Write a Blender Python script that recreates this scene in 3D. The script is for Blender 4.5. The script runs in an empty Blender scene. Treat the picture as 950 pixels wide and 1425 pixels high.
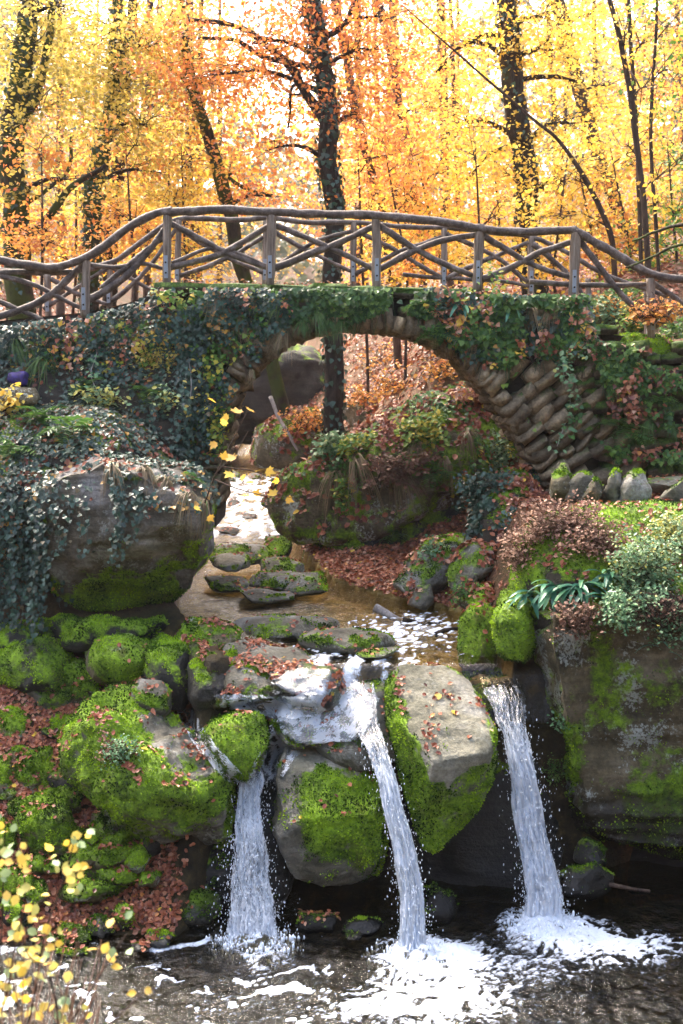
import bpy, bmesh, math, random
import numpy as np
from mathutils import Vector
random.seed(7)
RNG = np.random.default_rng(7)

# ------------------------------------------------------------------ camera
CAM_Z, PITCH, LENS = 4.8, math.radians(6.9), 40.0
FPX = 1425 * LENS / 36.0
SC = bpy.context.scene
cam_d = bpy.data.cameras.new('camera')
cam = bpy.data.objects.new('camera', cam_d)
SC.collection.objects.link(cam)
SC.camera = cam
cam.location = (0, 0, CAM_Z)
cam.rotation_euler = (math.pi / 2 - PITCH, 0, 0)
cam_d.sensor_fit = 'VERTICAL'
cam_d.sensor_height = 36
cam_d.lens = LENS
cam_d.clip_start = 0.1
cam_d.clip_end = 2000
cam_d.dof.use_dof = True
cam_d.dof.focus_distance = 11.5
cam_d.dof.aperture_fstop = 2.2

# ------------------------------------------------------------------ light
SUN_EL, SUN_AZ = math.radians(50), math.radians(-28)      # azimuth from +Y towards +X
world = bpy.data.worlds.new('World')
SC.world = world
world.use_nodes = True
wn = world.node_tree
sky = wn.nodes.new('ShaderNodeTexSky')
sky.sky_type = 'NISHITA'
sky.sun_disc = False
sky.sun_elevation = SUN_EL
sky.sun_rotation = SUN_AZ
sky.air_density = 1.0
sky.dust_density = 7.0
sky.ozone_density = 0.3
wn.links.new(sky.outputs[0], wn.nodes['Background'].inputs[0])
wn.nodes['Background'].inputs[1].default_value = 0.15
sl = bpy.data.lights.new('sun', 'SUN')
sl.energy = 1.5
sl.angle = math.radians(12)
sl.color = (1.0, 0.93, 0.80)
sun = bpy.data.objects.new('sun', sl)
SC.collection.objects.link(sun)
sd = Vector((math.sin(SUN_AZ) * math.cos(SUN_EL), math.cos(SUN_AZ) * math.cos(SUN_EL), math.sin(SUN_EL)))
sun.rotation_euler = sd.to_track_quat('Z', 'Y').to_euler()
sun.location = (0, 0, 30)
SC.view_settings.view_transform = 'Standard'
SC.view_settings.look = 'None'
SC.view_settings.gamma = 1
SC.view_settings.exposure = 2.65
SC.render.engine = 'CYCLES'
SC.cycles.use_denoising = True
SC.cycles.max_bounces = 6
SC.cycles.transparent_max_bounces = 12
SC.cycles.diffuse_bounces = 3
SC.cycles.glossy_bounces = 2
SC.cycles.transmission_bounces = 4
SC.cycles.sample_clamp_indirect = 4
SC.cycles.caustics_reflective = False
SC.cycles.caustics_refractive = False

# ------------------------------------------------------------------ maths
def P(px, py, Y):
    """photo pixel + distance along +Y -> world point(s)"""
    px, py, Y = np.broadcast_arrays(np.asarray(px, float), np.asarray(py, float), np.asarray(Y, float))
    dx = (px - 475) / FPX
    dy = (712.5 - py) / FPX
    ry = math.cos(PITCH) + dy * math.sin(PITCH)
    rz = -math.sin(PITCH) + dy * math.cos(PITCH)
    t = Y / ry
    return np.stack([dx * t, Y, CAM_Z + rz * t], -1)

def PZ(px, py, z):
    dx = (px - 475) / FPX
    dy = (712.5 - py) / FPX
    ry = math.cos(PITCH) + dy * math.sin(PITCH)
    rz = -math.sin(PITCH) + dy * math.cos(PITCH)
    t = (z - CAM_Z) / rz
    return np.array([dx * t, ry * t, z])

_perm = np.random.default_rng(3).permutation(256)
_perm = np.concatenate([_perm, _perm, _perm])
_grad = np.random.default_rng(4).normal(size=(256, 3))
_grad /= np.linalg.norm(_grad, axis=1)[:, None]

def pnoise(p):
    p = np.asarray(p, float)
    i = np.floor(p).astype(np.int64)
    f = p - i
    i &= 255
    u = f * f * f * (f * (f * 6 - 15) + 10)
    out = 0
    for dx in (0, 1):
        wx = u[..., 0] if dx else 1 - u[..., 0]
        for dy in (0, 1):
            wy = u[..., 1] if dy else 1 - u[..., 1]
            for dz in (0, 1):
                wz = u[..., 2] if dz else 1 - u[..., 2]
                h = _perm[_perm[_perm[i[..., 0] + dx] + (i[..., 1] + dy)] + (i[..., 2] + dz) & 255]
                g = _grad[h]
                d = g[..., 0] * (f[..., 0] - dx) + g[..., 1] * (f[..., 1] - dy) + g[..., 2] * (f[..., 2] - dz)
                out = out + wx * wy * wz * d
    return out * 1.5

def fbm(p, octv=4, lac=2.03, gain=0.5):
    p = np.asarray(p, float)
    a, s = 1.0, 0
    for k in range(octv):
        s = s + a * pnoise(p + 17.3 * k)
        p = p * lac
        a *= gain
    return s

def sstep(a, b, x):
    t = np.clip((x - a) / (b - a), 0, 1)
    return t * t * (3 - 2 * t)

def normalize(v):
    return v / np.maximum(np.linalg.norm(v, axis=-1, keepdims=True), 1e-9)

# ------------------------------------------------------------------ mesh building
class Geo:
    """collects vertices, faces (arrays of equal-sided faces) and point attributes"""
    def __init__(s):
        s.V, s.F, s.A, s.n = [], {}, {}, 0
    def add(s, V, F, **attrs):
        V = np.asarray(V, float)
        for f in (F if isinstance(F, list) else [F]):
            f = np.asarray(f, np.int64)
            s.F.setdefault(f.shape[1], []).append(f + s.n)
        s.V.append(V)
        for k, a in attrs.items():
            s.A.setdefault(k, []).append(np.broadcast_to(np.asarray(a, float), (len(V),)))
        s.n += len(V)
        return s

def link(o, parent=None):
    SC.collection.objects.link(o)
    if parent is not None:
        o.parent = parent
    return o

def mesh_from(name, V, Fs, attrs, mat, smooth=True):
    me = bpy.data.meshes.new(name)
    V = np.ascontiguousarray(V, np.float32)
    me.vertices.add(len(V))
    me.vertices.foreach_set('co', V.ravel())
    nl = sum(f.size for f in Fs)
    nf = sum(len(f) for f in Fs)
    me.loops.add(nl)
    me.polygons.add(nf)
    me.loops.foreach_set('vertex_index', np.concatenate([f.ravel() for f in Fs]).astype(np.int32))
    tot = np.concatenate([np.full(len(f), f.shape[1]) for f in Fs])
    st = np.concatenate([[0], np.cumsum(tot)[:-1]])
    me.polygons.foreach_set('loop_start', st.astype(np.int32))
    me.update(calc_edges=True)
    me.polygons.foreach_set('use_smooth', np.full(nf, smooth))
    for k, a in attrs.items():
        at = me.attributes.new(k, 'FLOAT', 'POINT')
        at.data.foreach_set('value', np.ascontiguousarray(a, np.float32))
    if mat is not None:
        me.materials.append(mat)
    me.update()
    return me

def tag(o, label=None, cat=None, group=None, kind=None):
    if label: o['label'] = label
    if cat: o['category'] = cat
    if group: o['group'] = group
    if kind: o['kind'] = kind
    return o

def wpos(o):
    v = Vector((0, 0, 0))
    while o is not None:
        v = v + Vector(o.location)
        o = o.parent
    return np.array(v)

def build(name, geo, mat, parent=None, smooth=True, pivot=None):
    """world-space Geo -> object whose origin is its base (or pivot)"""
    V = np.concatenate(geo.V)
    Fs = [np.concatenate(f) for f in geo.F.values()]
    A = {k: np.concatenate(a) for k, a in geo.A.items()}
    if pivot is None:
        lo, hi = V.min(0), V.max(0)
        pivot = np.array([(lo[0] + hi[0]) / 2, (lo[1] + hi[1]) / 2, lo[2]])
    pivot = np.asarray(pivot, float)
    me = mesh_from(name, V - pivot, Fs, A, mat, smooth)
    o = bpy.data.objects.new(name, me)
    o.location = pivot - (wpos(parent) if parent is not None else 0)
    return link(o, parent)

def empty(name, loc, label, cat, group=None):
    o = bpy.data.objects.new(name, None)
    o.location = loc
    o.empty_display_size = 0.1
    link(o)
    return tag(o, label, cat, group)

def tube(geo, path, rad, seg=8, rough=0.0, **attrs):
    path = np.asarray(path, float)
    n = len(path)
    rad = np.broadcast_to(np.asarray(rad, float), (n,))
    T = normalize(np.gradient(path, axis=0))
    ref = np.array([0.31, 0.52, 0.79]) if abs(T[0][2]) < .9 else np.array([1.0, .1, 0])
    B = normalize(np.cross(T, ref))
    C = np.cross(T, B)
    a = np.linspace(0, 2 * math.pi, seg, endpoint=False)
    r = rad[:, None] * np.ones(seg)
    if rough:
        r = r * (1 + rough * RNG.normal(size=r.shape))
    V = path[:, None] + r[..., None] * (np.cos(a)[None, :, None] * B[:, None] + np.sin(a)[None, :, None] * C[:, None])
    V = V.reshape(-1, 3)
    i = np.arange(n - 1)[:, None] * seg
    j = np.arange(seg)[None]
    k = (j + 1) % seg
    F = np.stack([i + j, i + k, i + seg + k, i + seg + j], -1).reshape(-1, 4)
    V = np.concatenate([V, path[:1], path[-1:]])
    e = np.arange(seg)
    caps = np.concatenate([np.stack([np.full(seg, n * seg), (e + 1) % seg, e], -1),
                           np.stack([np.full(seg, n * seg + 1), (n - 1) * seg + e, (n - 1) * seg + (e + 1) % seg], -1)])
    geo.add(V, [F, caps], **attrs)

def smooth_path(pts, n):
    """Catmull-Rom through control points"""
    p = np.asarray(pts, float)
    if len(p) == 2:
        return p[0] + (p[1] - p[0]) * np.linspace(0, 1, n)[:, None]
    q = np.concatenate([[2 * p[0] - p[1]], p, [2 * p[-1] - p[-2]]])
    t = np.linspace(0, len(p) - 1 - 1e-6, n)
    i = t.astype(int)
    f = (t - i)[:, None]
    a, b, c, d = q[i], q[i + 1], q[i + 2], q[i + 3]
    return 0.5 * (2 * b + (c - a) * f + (2 * a - 5 * b + 4 * c - d) * f ** 2 + (3 * b - a - 3 * c + d) * f ** 3)

# leaf templates: verts (x across, y along, z up), triangles
T_SIMPLE = (np.array([[0, 0, 0], [-.36, .5, .07], [0, 1, -.03], [.36, .5, .07]]), np.array([[0, 2, 1], [0, 3, 2]]))
T_OVAL = (np.array([[0, 0, 0], [-.26, .25, .07], [-.3, .6, .08], [0, 1, -.06], [.3, .6, .08], [.26, .25, .07], [0, .45, 0]]),
          np.array([[0, 6, 1], [1, 6, 2], [2, 6, 3], [3, 6, 4], [4, 6, 5], [5, 6, 0]]))
T_IVY = (np.array([[0, 0, 0], [-.48, .12, .05], [-.38, .5, .06], [0, 1, -.05], [.38, .5, .06], [.48, .12, .05]]),
         np.array([[0, 2, 1], [0, 3, 2], [0, 4, 3], [0, 5, 4]]))
_mp = [(0, 0), (-.3, -.02), (-.26, .12), (-.58, .22), (-.42, .38), (-.5, .62), (-.24, .52), (0, 1.0),
       (.24, .52), (.5, .62), (.42, .38), (.58, .22), (.26, .12), (.3, -.02)]
_mv = np.array([(x, y, .10 * abs(x)) for x, y in _mp] + [(0, .34, -.02)])
T_MAPLE = (_mv, np.array([[14, (k + 1) % 14, k] for k in range(14)]))
T_CURL = (np.array([[0, 0, 0], [-.3, .3, .16], [-.28, .7, .2], [0, 1, .1], [.28, .7, .14], [.3, .3, .2], [0, .5, 0]]), T_OVAL[1])

def leaves(geo, pos, nrm, fwd, size, tmpl, tint, width=1.0):
    """vectorised leaf scatter"""
    pos = np.asarray(pos, float)
    n = len(pos)
    if n == 0: return
    nrm = normalize(nrm)
    fwd = normalize(fwd - nrm * (fwd * nrm).sum(-1, keepdims=True))
    sid = np.cross(fwd, nrm)
    tv, tf = tmpl
    size = np.broadcast_to(np.asarray(size, float), (n,))[:, None, None]
    L = (tv[None, :, 0:1] * sid[:, None] * width + tv[None, :, 1:2] * fwd[:, None] + tv[None, :, 2:3] * nrm[:, None]) * size
    V = (pos[:, None] + L).reshape(-1, 3)
    F = (tf[None] + (np.arange(n) * len(tv))[:, None, None]).reshape(-1, 3)
    geo.add(V, F, tint=np.repeat(np.broadcast_to(np.asarray(tint, float), (n,)), len(tv)))

def rdir(n):
    return normalize(RNG.normal(size=(n, 3)))

def tri_sample(V, F, n, weight=None):
    """area-weighted points on a triangle soup -> points, normals"""
    T = F if F.shape[1] == 3 else np.concatenate([F[:, [0, 1, 2]], F[:, [0, 2, 3]]])
    a, b, c = V[T[:, 0]], V[T[:, 1]], V[T[:, 2]]
    cr = np.cross(b - a, c - a)
    ar = np.linalg.norm(cr, axis=1)
    nr = cr / np.maximum(ar, 1e-12)[:, None]
    w = ar.copy()
    if weight is not None:
        w = w * np.maximum(weight((a + b + c) / 3, nr), 0)
    if w.sum() <= 0: return np.zeros((0, 3)), np.zeros((0, 3))
    t = RNG.choice(len(T), n, p=w / w.sum())
    u, v = RNG.random(n), RNG.random(n)
    m = u + v > 1
    u[m], v[m] = 1 - u[m], 1 - v[m]
    return a[t] + u[:, None] * (b - a)[t] + v[:, None] * (c - a)[t], nr[t]

_ico = {}
def ico(sub):
    if sub not in _ico:
        bm = bmesh.new()
        bmesh.ops.create_icosphere(bm, subdivisions=sub, radius=1)
        _ico[sub] = (np.array([v.co[:] for v in bm.verts]), np.array([[v.index for v in f.verts] for f in bm.faces]))
        bm.free()
    return _ico[sub]

def vnormals(V, F):
    fn = np.cross(V[F[:, 1]] - V[F[:, 0]], V[F[:, 2]] - V[F[:, 0]])
    N = np.zeros_like(V)
    for k in range(F.shape[1]):
        np.add.at(N, F[:, k], fn)
    return normalize(N)

# ------------------------------------------------------------------ materials
class M:
    def __init__(s, name):
        s.m = bpy.data.materials.new(name)
        s.m.use_nodes = True
        s.t = s.m.node_tree
        s.t.nodes.clear()
        s.out = s.n('OutputMaterial')
    def n(s, kind, **kw):
        nd = s.t.nodes.new('ShaderNode' + kind)
        for k, v in kw.items():
            if k.startswith('i_'):
                nd.inputs[k[2:].replace('_', ' ')].default_value = v
            else:
                setattr(nd, k, v)
        return nd
    def l(s, a, b):
        s.t.links.new(a, b)
    def pos(s):
        return s.n('NewGeometry').outputs['Position']
    def noise(s, scale, detail=4, rough=.55, vec=None, dist=0):
        nd = s.n('TexNoise')
        nd.inputs['Scale'].default_value = scale
        nd.inputs['Detail'].default_value = detail
        nd.inputs['Roughness'].default_value = rough
        nd.inputs['Distortion'].default_value = dist
        s.l(vec if vec is not None else s.pos(), nd.inputs['Vector'])
        return nd.outputs[0]
    def ramp(s, fac, stops):
        r = s.n('ValToRGB')
        e = r.color_ramp.elements
        while len(e) < len(stops): e.new(0.5)
        for k, (p, c) in enumerate(stops):
            e[k].position = p
            e[k].color = (c[0], c[1], c[2], 1) if not isinstance(c, (int, float)) else (c, c, c, 1)
        s.l(fac, r.inputs[0])
        return r.outputs[0]
    def math(s, op, a, b=None, clamp=False):
        nd = s.n('Math', operation=op, use_clamp=clamp)
        for k, v in ((0, a), (1, b)):
            if v is None: continue
            if isinstance(v, (int, float)): nd.inputs[k].default_value = v
            else: s.l(v, nd.inputs[k])
        return nd.outputs[0]
    def mix(s, fac, a, b, mode='MIX'):
        nd = s.n('Mix', data_type='RGBA', blend_type=mode)
        for k, v in ((0, fac), (6, a), (7, b)):
            if isinstance(v, (int, float)): nd.inputs[k].default_value = v
            elif isinstance(v, tuple): nd.inputs[k].default_value = (*v, 1)
            else: s.l(v, nd.inputs[k])
        return nd.outputs[2]
    def attr(s, name):
        return s.n('Attribute', attribute_name=name).outputs['Fac']
    def bump(s, h, strength=.5, dist=.02):
        b = s.n('Bump')
        b.inputs['Strength'].default_value = strength
        b.inputs['Distance'].default_value = dist
        s.l(h, b.inputs['Height'])
        return b.outputs[0]
    def bsdf(s, color=None, rough=.7, normal=None, spec=.4):
        b = s.n('BsdfPrincipled')
        for k, v in (('Base Color', color), ('Roughness', rough), ('Normal', normal), ('Specular IOR Level', spec)):
            if v is None: continue
            if isinstance(v, tuple): b.inputs[k].default_value = (*v, 1)
            elif isinstance(v, (int, float)): b.inputs[k].default_value = v
            else: s.l(v, b.inputs[k])
        return b.outputs[0]
    def done(s, sh):
        s.l(sh, s.out.inputs[0])
        return s.m

def leaf_mat(name, stops, trans=.5, rough=.5, spec=.4, tcol=1.0):
    m = M(name)
    c = m.ramp(m.attr('tint'), stops)
    nz = m.noise(45, 2)
    c = m.mix(m.math('MULTIPLY', nz, .25), c, (.05, .035, .01), 'MIX')
    b = m.bsdf(c, rough, spec=spec)
    if trans <= 0: return m.done(b)
    t = m.n('BsdfTranslucent')
    m.l(c, t.inputs[0])
    x = m.n('MixShader')
    x.inputs[0].default_value = trans
    m.l(b, x.inputs[1]); m.l(t.outputs[0], x.inputs[2])
    return m.done(x.outputs[0])

def rock_mat(name, dark, mid, light, lichen=0.0, mossd=(.008, .026, .004), mossl=(.29, .48, .015)):
    m = M(name)
    n1 = m.noise(2.2, 6, .6, dist=.4)
    c = m.ramp(n1, [(.3, dark), (.5, mid), (.7, light)])
    st = m.n('Mapping'); st.inputs['Scale'].default_value = (1.2, 1.2, 9)
    m.l(m.pos(), st.inputs[0])
    n2 = m.noise(1.6, 5, .6, vec=st.outputs[0])
    c = m.mix(.55, c, m.ramp(n2, [(.35, .35), (.6, 1.0)]), 'MULTIPLY')
    n3 = m.noise(28, 5, .65)
    c = m.mix(.5, c, m.ramp(n3, [(.35, .3), (.62, 1.15)]), 'MULTIPLY')
    if lichen:
        v = m.math('MULTIPLY', m.noise(26, 5, .75), m.noise(2.6, 3))
        c = m.mix(m.ramp(v, [(.33 - .05 * lichen, 0), (.37 - .05 * lichen, lichen)]), c, (.36, .38, .33))
    # moss
    mo = m.math('ADD', m.attr('moss'), m.math('MULTIPLY', m.math('SUBTRACT', m.noise(7, 5, .7), .5), 1.1))
    mf = m.ramp(mo, [(.42, 0), (.60, 1)])
    mn = m.noise(26, 4, .7)
    bright = m.math('ADD', m.math('MULTIPLY', mn, .7), m.math('MULTIPLY', m.noise(2.6, 4, .65), .62))
    mc = m.ramp(bright, [(.44, mossd), (.66, tuple(.45 * (a + b) for a, b in zip(mossd, mossl))), (.90, mossl)])
    mc = m.mix(m.ramp(m.noise(4.1, 4, .65), [(.56, 0), (.70, .7)]), mc, (.10, .075, .02))
    c = m.mix(mf, c, mc)
    wet = m.attr('wet')
    c = m.mix(m.math('MULTIPLY', wet, .75), c, (.012, .011, .009))
    ro = m.ramp(wet, [(0, .82), (1, .22)])
    h = m.math('ADD', m.math('MULTIPLY', n3, .7), m.math('MULTIPLY', m.math('MULTIPLY', m.noise(70, 3, .7), mf), .9))
    h = m.math('ADD', h, m.math('MULTIPLY', n2, .7))
    return m.done(m.bsdf(c, ro, m.bump(h, .75, .035), spec=.35))

MAT = {}
MAT['grey'] = rock_mat('grey sandstone', (.055, .05, .033), (.16, .145, .105), (.33, .31, .27), .4)
MAT['brown'] = rock_mat('brown sandstone', (.035, .027, .012), (.125, .098, .05), (.26, .21, .135), .8)
MAT['overhang'] = rock_mat('weathered overhang sandstone', (.035, .027, .014), (.12, .098, .065), (.33, .315, .30), .4)
MAT['pale'] = rock_mat('pale worn sandstone', (.11, .105, .065), (.26, .24, .17), (.43, .405, .34), .2)
MAT['dark'] = rock_mat('shade darkened wet rock', (.01, .01, .009), (.028, .025, .02), (.06, .055, .045), 0)  # recess shade is put into the colour of these rocks
MAT['earth'] = rock_mat('dark bank earth', (.012, .009, .006), (.035, .026, .016), (.075, .055, .035), 0)

def stone_mat(name, dark, mid, light, mossy):
    m = M(name)
    n1 = m.noise(3.1, 5, .6)
    c = m.ramp(n1, [(.3, dark), (.5, mid), (.7, light)])
    oi = m.n('ObjectInfo').outputs['Random']
    c = m.mix(.6, c, m.ramp(oi, [(0, (.5, .47, .42)), (.5, (.9, .82, .7)), (1, (1.25, 1.1, .9))]), 'MULTIPLY')
    n3 = m.noise(32, 5, .65)
    c = m.mix(.6, c, m.ramp(n3, [(.35, .3), (.62, 1.15)]), 'MULTIPLY')
    nz = m.n('SeparateXYZ'); m.l(m.n('NewGeometry').outputs['Normal'], nz.inputs[0])
    mo = m.math('ADD', m.math('MULTIPLY', nz.outputs[2], .3), m.math('ADD', m.noise(4.5, 5, .7), mossy - .5))
    mf = m.ramp(mo, [(.46, 0), (.62, 1)])
    mc = m.ramp(m.noise(26, 4, .7), [(.35, (.015, .035, .006)), (.6, (.07, .12, .012)), (.75, (.16, .2, .02))])
    c = m.mix(mf, c, mc)
    return m.done(m.bsdf(c, .85, m.bump(n3, .8, .03), spec=.3))
MAT['stone'] = stone_mat('arch stone', (.07, .05, .03), (.24, .185, .12), (.44, .36, .25), .22)
MAT['mossy_stone'] = stone_mat('mossy wall stone', (.045, .036, .024), (.12, .098, .066), (.22, .19, .14), .55)
MAT['upright'] = stone_mat('weathered upright stone', (.08, .07, .055), (.21, .19, .165), (.36, .33, .31), .36)

def wood_mat():
    m = M('weathered branch wood')
    n1 = m.noise(9, 5, .65)
    c = m.ramp(n1, [(.32, (.04, .027, .022)), (.52, (.12, .084, .066)), (.72, (.26, .205, .175))])
    n2 = m.noise(60, 4, .7)
    c = m.mix(.5, c, m.ramp(n2, [(.35, .35), (.6, 1.1)]), 'MULTIPLY')
    return m.done(m.bsdf(c, .65, m.bump(n2, .7, .02), spec=.35))
MAT['wood'] = wood_mat()
def post_mat():
    m = M('grey split post wood')
    mp = m.n('Mapping'); mp.inputs['Scale'].default_value = (22, 22, 1.6)
    m.l(m.pos(), mp.inputs[0])
    n1 = m.noise(1.5, 5, .65, vec=mp.outputs[0])
    c = m.ramp(n1, [(.3, (.07, .048, .034)), (.5, (.20, .145, .105)), (.72, (.38, .30, .235))])
    return m.done(m.bsdf(c, .75, m.bump(n1, .8, .02), spec=.3))
MAT['post'] = post_mat()
m = M('galvanised steel'); MAT['steel'] = m.done(m.bsdf((.26, .28, .30), .5, spec=.5))

def bark_mat(name, d, l, green):
    m = M(name)
    mp = m.n('Mapping'); mp.inputs['Scale'].default_value = (5, 5, 1.2)
    m.l(m.pos(), mp.inputs[0])
    n1 = m.noise(3, 6, .7, vec=mp.outputs[0])
    c = m.ramp(n1, [(.35, d), (.65, l)])
    g = m.ramp(m.math('ADD', m.noise(1.3, 4, .6), green - .5), [(.5, 0), (.62, 1)])
    c = m.mix(g, c, (.05, .065, .012))
    return m.done(m.bsdf(c, .9, m.bump(n1, .9, .04), spec=.2))
MAT['bark'] = bark_mat('dark bark', (.012, .008, .006), (.05, .034, .024), .42)
MAT['bark_moss'] = bark_mat('mossy bark', (.014, .010, .007), (.055, .04, .025), .58)
MAT['bark_far'] = bark_mat('grey brown bark', (.035, .022, .016), (.11, .075, .055), .30)
MAT['twig'] = bark_mat('thin brown twigs', (.03, .018, .012), (.09, .055, .038), .2)
MAT['drift'] = bark_mat('bleached driftwood', (.18, .15, .13), (.42, .38, .34), .2)

MAT['leaf_yellow'] = leaf_mat('yellow maple leaves', [(0, (.55, .27, .05)), (.35, (.80, .47, .055)), (.7, (.90, .65, .09)), (1, (.90, .78, .22))], .5)
MAT['leaf_orange'] = leaf_mat('orange beech leaves', [(0, (.42, .12, .05)), (.4, (.74, .27, .06)), (.75, (.87, .43, .08)), (1, (.90, .62, .14))], .5)
MAT['leaf_gold'] = leaf_mat('golden green leaves', [(0, (.36, .29, .05)), (.45, (.62, .48, .09)), (.8, (.82, .64, .16)), (1, (.86, .55, .12))], .5)
MAT['leaf_green'] = leaf_mat('fresh green leaves', [(0, (.03, .10, .015)), (.5, (.08, .22, .03)), (.85, (.24, .36, .05)), (1, (.62, .52, .06))], .35)
MAT['leaf_mint'] = leaf_mat('pale green leaves', [(0, (.06, .16, .06)), (.5, (.16, .32, .14)), (.85, (.35, .46, .22)), (1, (.60, .52, .10))], .3, .4)
MAT['ivy'] = leaf_mat('dark ivy leaves', [(0, (.008, .028, .016)), (.5, (.016, .06, .036)), (.85, (.035, .105, .06)), (.93, (.20, .10, .03)), (1, (.5, .25, .03))], .12, .42, .55)
MAT['fern'] = leaf_mat('fern fronds', [(0, (.022, .075, .022)), (.5, (.075, .18, .035)), (1, (.22, .36, .06))], .35, .42)
MAT['strap'] = leaf_mat('strap fern fronds', [(0, (.02, .10, .06)), (.5, (.045, .19, .12)), (1, (.14, .34, .14))], .2, .36, .5)
MAT['grass'] = leaf_mat('dry arching grass', [(0, (.025, .08, .012)), (.4, (.09, .17, .03)), (.6, (.17, .12, .06)), (1, (.34, .24, .13))], .2, .6)
MAT['litter'] = leaf_mat('fallen brown leaves', [(0, (.08, .02, .012)), (.35, (.27, .066, .03)), (.65, (.46, .15, .065)), (.88, (.62, .34, .21)), (.96, (.62, .22, .03)), (1, (.75, .48, .05))], .15, .45, .5)
MAT['dry'] = leaf_mat('dry brown bush leaves', [(0, (.12, .05, .03)), (.6, (.30, .15, .09)), (1, (.50, .30, .20))], .25, .6)
MAT['moss'] = leaf_mat('moss shoots', [(0, (.010, .03, .004)), (.45, (.085, .18, .008)), (1, (.36, .56, .02))], .3, .7, .2)

def ground_mat():
    m = M('forest floor')
    n1 = m.noise(1.3, 5, .65)
    n2 = m.noise(22, 6, .75)
    c = m.ramp(n2, [(.3, (.03, .016, .009)), (.5, (.13, .058, .028)), (.7, (.30, .145, .06))])
    c = m.mix(m.ramp(n1, [(.45, 0), (.7, .8)]), c, (.035, .05, .012))
    bed = m.attr('bed')
    bc = m.ramp(m.noise(7, 6, .7), [(.3, (.08, .055, .018)), (.5, (.36, .25, .075)), (.72, (.58, .43, .16))])
    c = m.mix(bed, c, bc)
    dk = m.attr('dark')  # pool bed tone and painted recess shade share this attribute
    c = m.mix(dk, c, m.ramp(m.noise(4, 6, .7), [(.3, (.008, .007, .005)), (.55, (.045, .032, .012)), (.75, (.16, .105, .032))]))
    return m.done(m.bsdf(c, .85, m.bump(n2, .8, .05), spec=.3))
MAT['ground'] = ground_mat()

def water_mat(name, tint, bscale, bstr, bdist, foamcol=(.80, .86, .93), aniso=(1, 1, 1)):
    m = M(name)
    mp = m.n('Mapping'); mp.inputs['Scale'].default_value = aniso
    m.l(m.pos(), mp.inputs[0])
    h = m.math('ADD', m.noise(bscale, 4, .6, vec=mp.outputs[0], dist=.6), m.math('MULTIPLY', m.noise(bscale * 3.1, 3, .6, vec=mp.outputs[0]), .35))
    nb = m.bump(h, bstr, bdist)
    fr = m.n('Fresnel'); fr.inputs[0].default_value = 1.33
    m.l(nb, fr.inputs['Normal'])
    tr = m.n('BsdfTransparent'); tr.inputs[0].default_value = (*tint, 1)
    gl = m.n('BsdfGlossy'); gl.inputs['Roughness'].default_value = .04
    gl.inputs[0].default_value = (1, 1, 1, 1)
    m.l(nb, gl.inputs['Normal'])
    x = m.n('MixShader')
    m.l(fr.outputs[0], x.inputs[0]); m.l(tr.outputs[0], x.inputs[1]); m.l(gl.outputs[0], x.inputs[2])
    f = m.bsdf(foamcol, .5, nb, .5)
    y = m.n('MixShader')
    fo = m.math('ADD', m.attr('foam'), m.math('MULTIPLY', m.math('SUBTRACT', m.noise(38, 5, .75), .5), .9))
    m.l(m.ramp(fo, [(.40, 0), (.72, .92)]), y.inputs[0])
    m.l(x.outputs[0], y.inputs[1]); m.l(f, y.inputs[2])
    return m.done(y.outputs[0])
MAT['pool'] = water_mat('pool water', (.45, .39, .22), 9, .9, .05, foamcol=(.66, .72, .80))
MAT['stream'] = water_mat('stream water', (.85, .78, .60), 11, .8, .035, aniso=(1, .55, 1))

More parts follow.
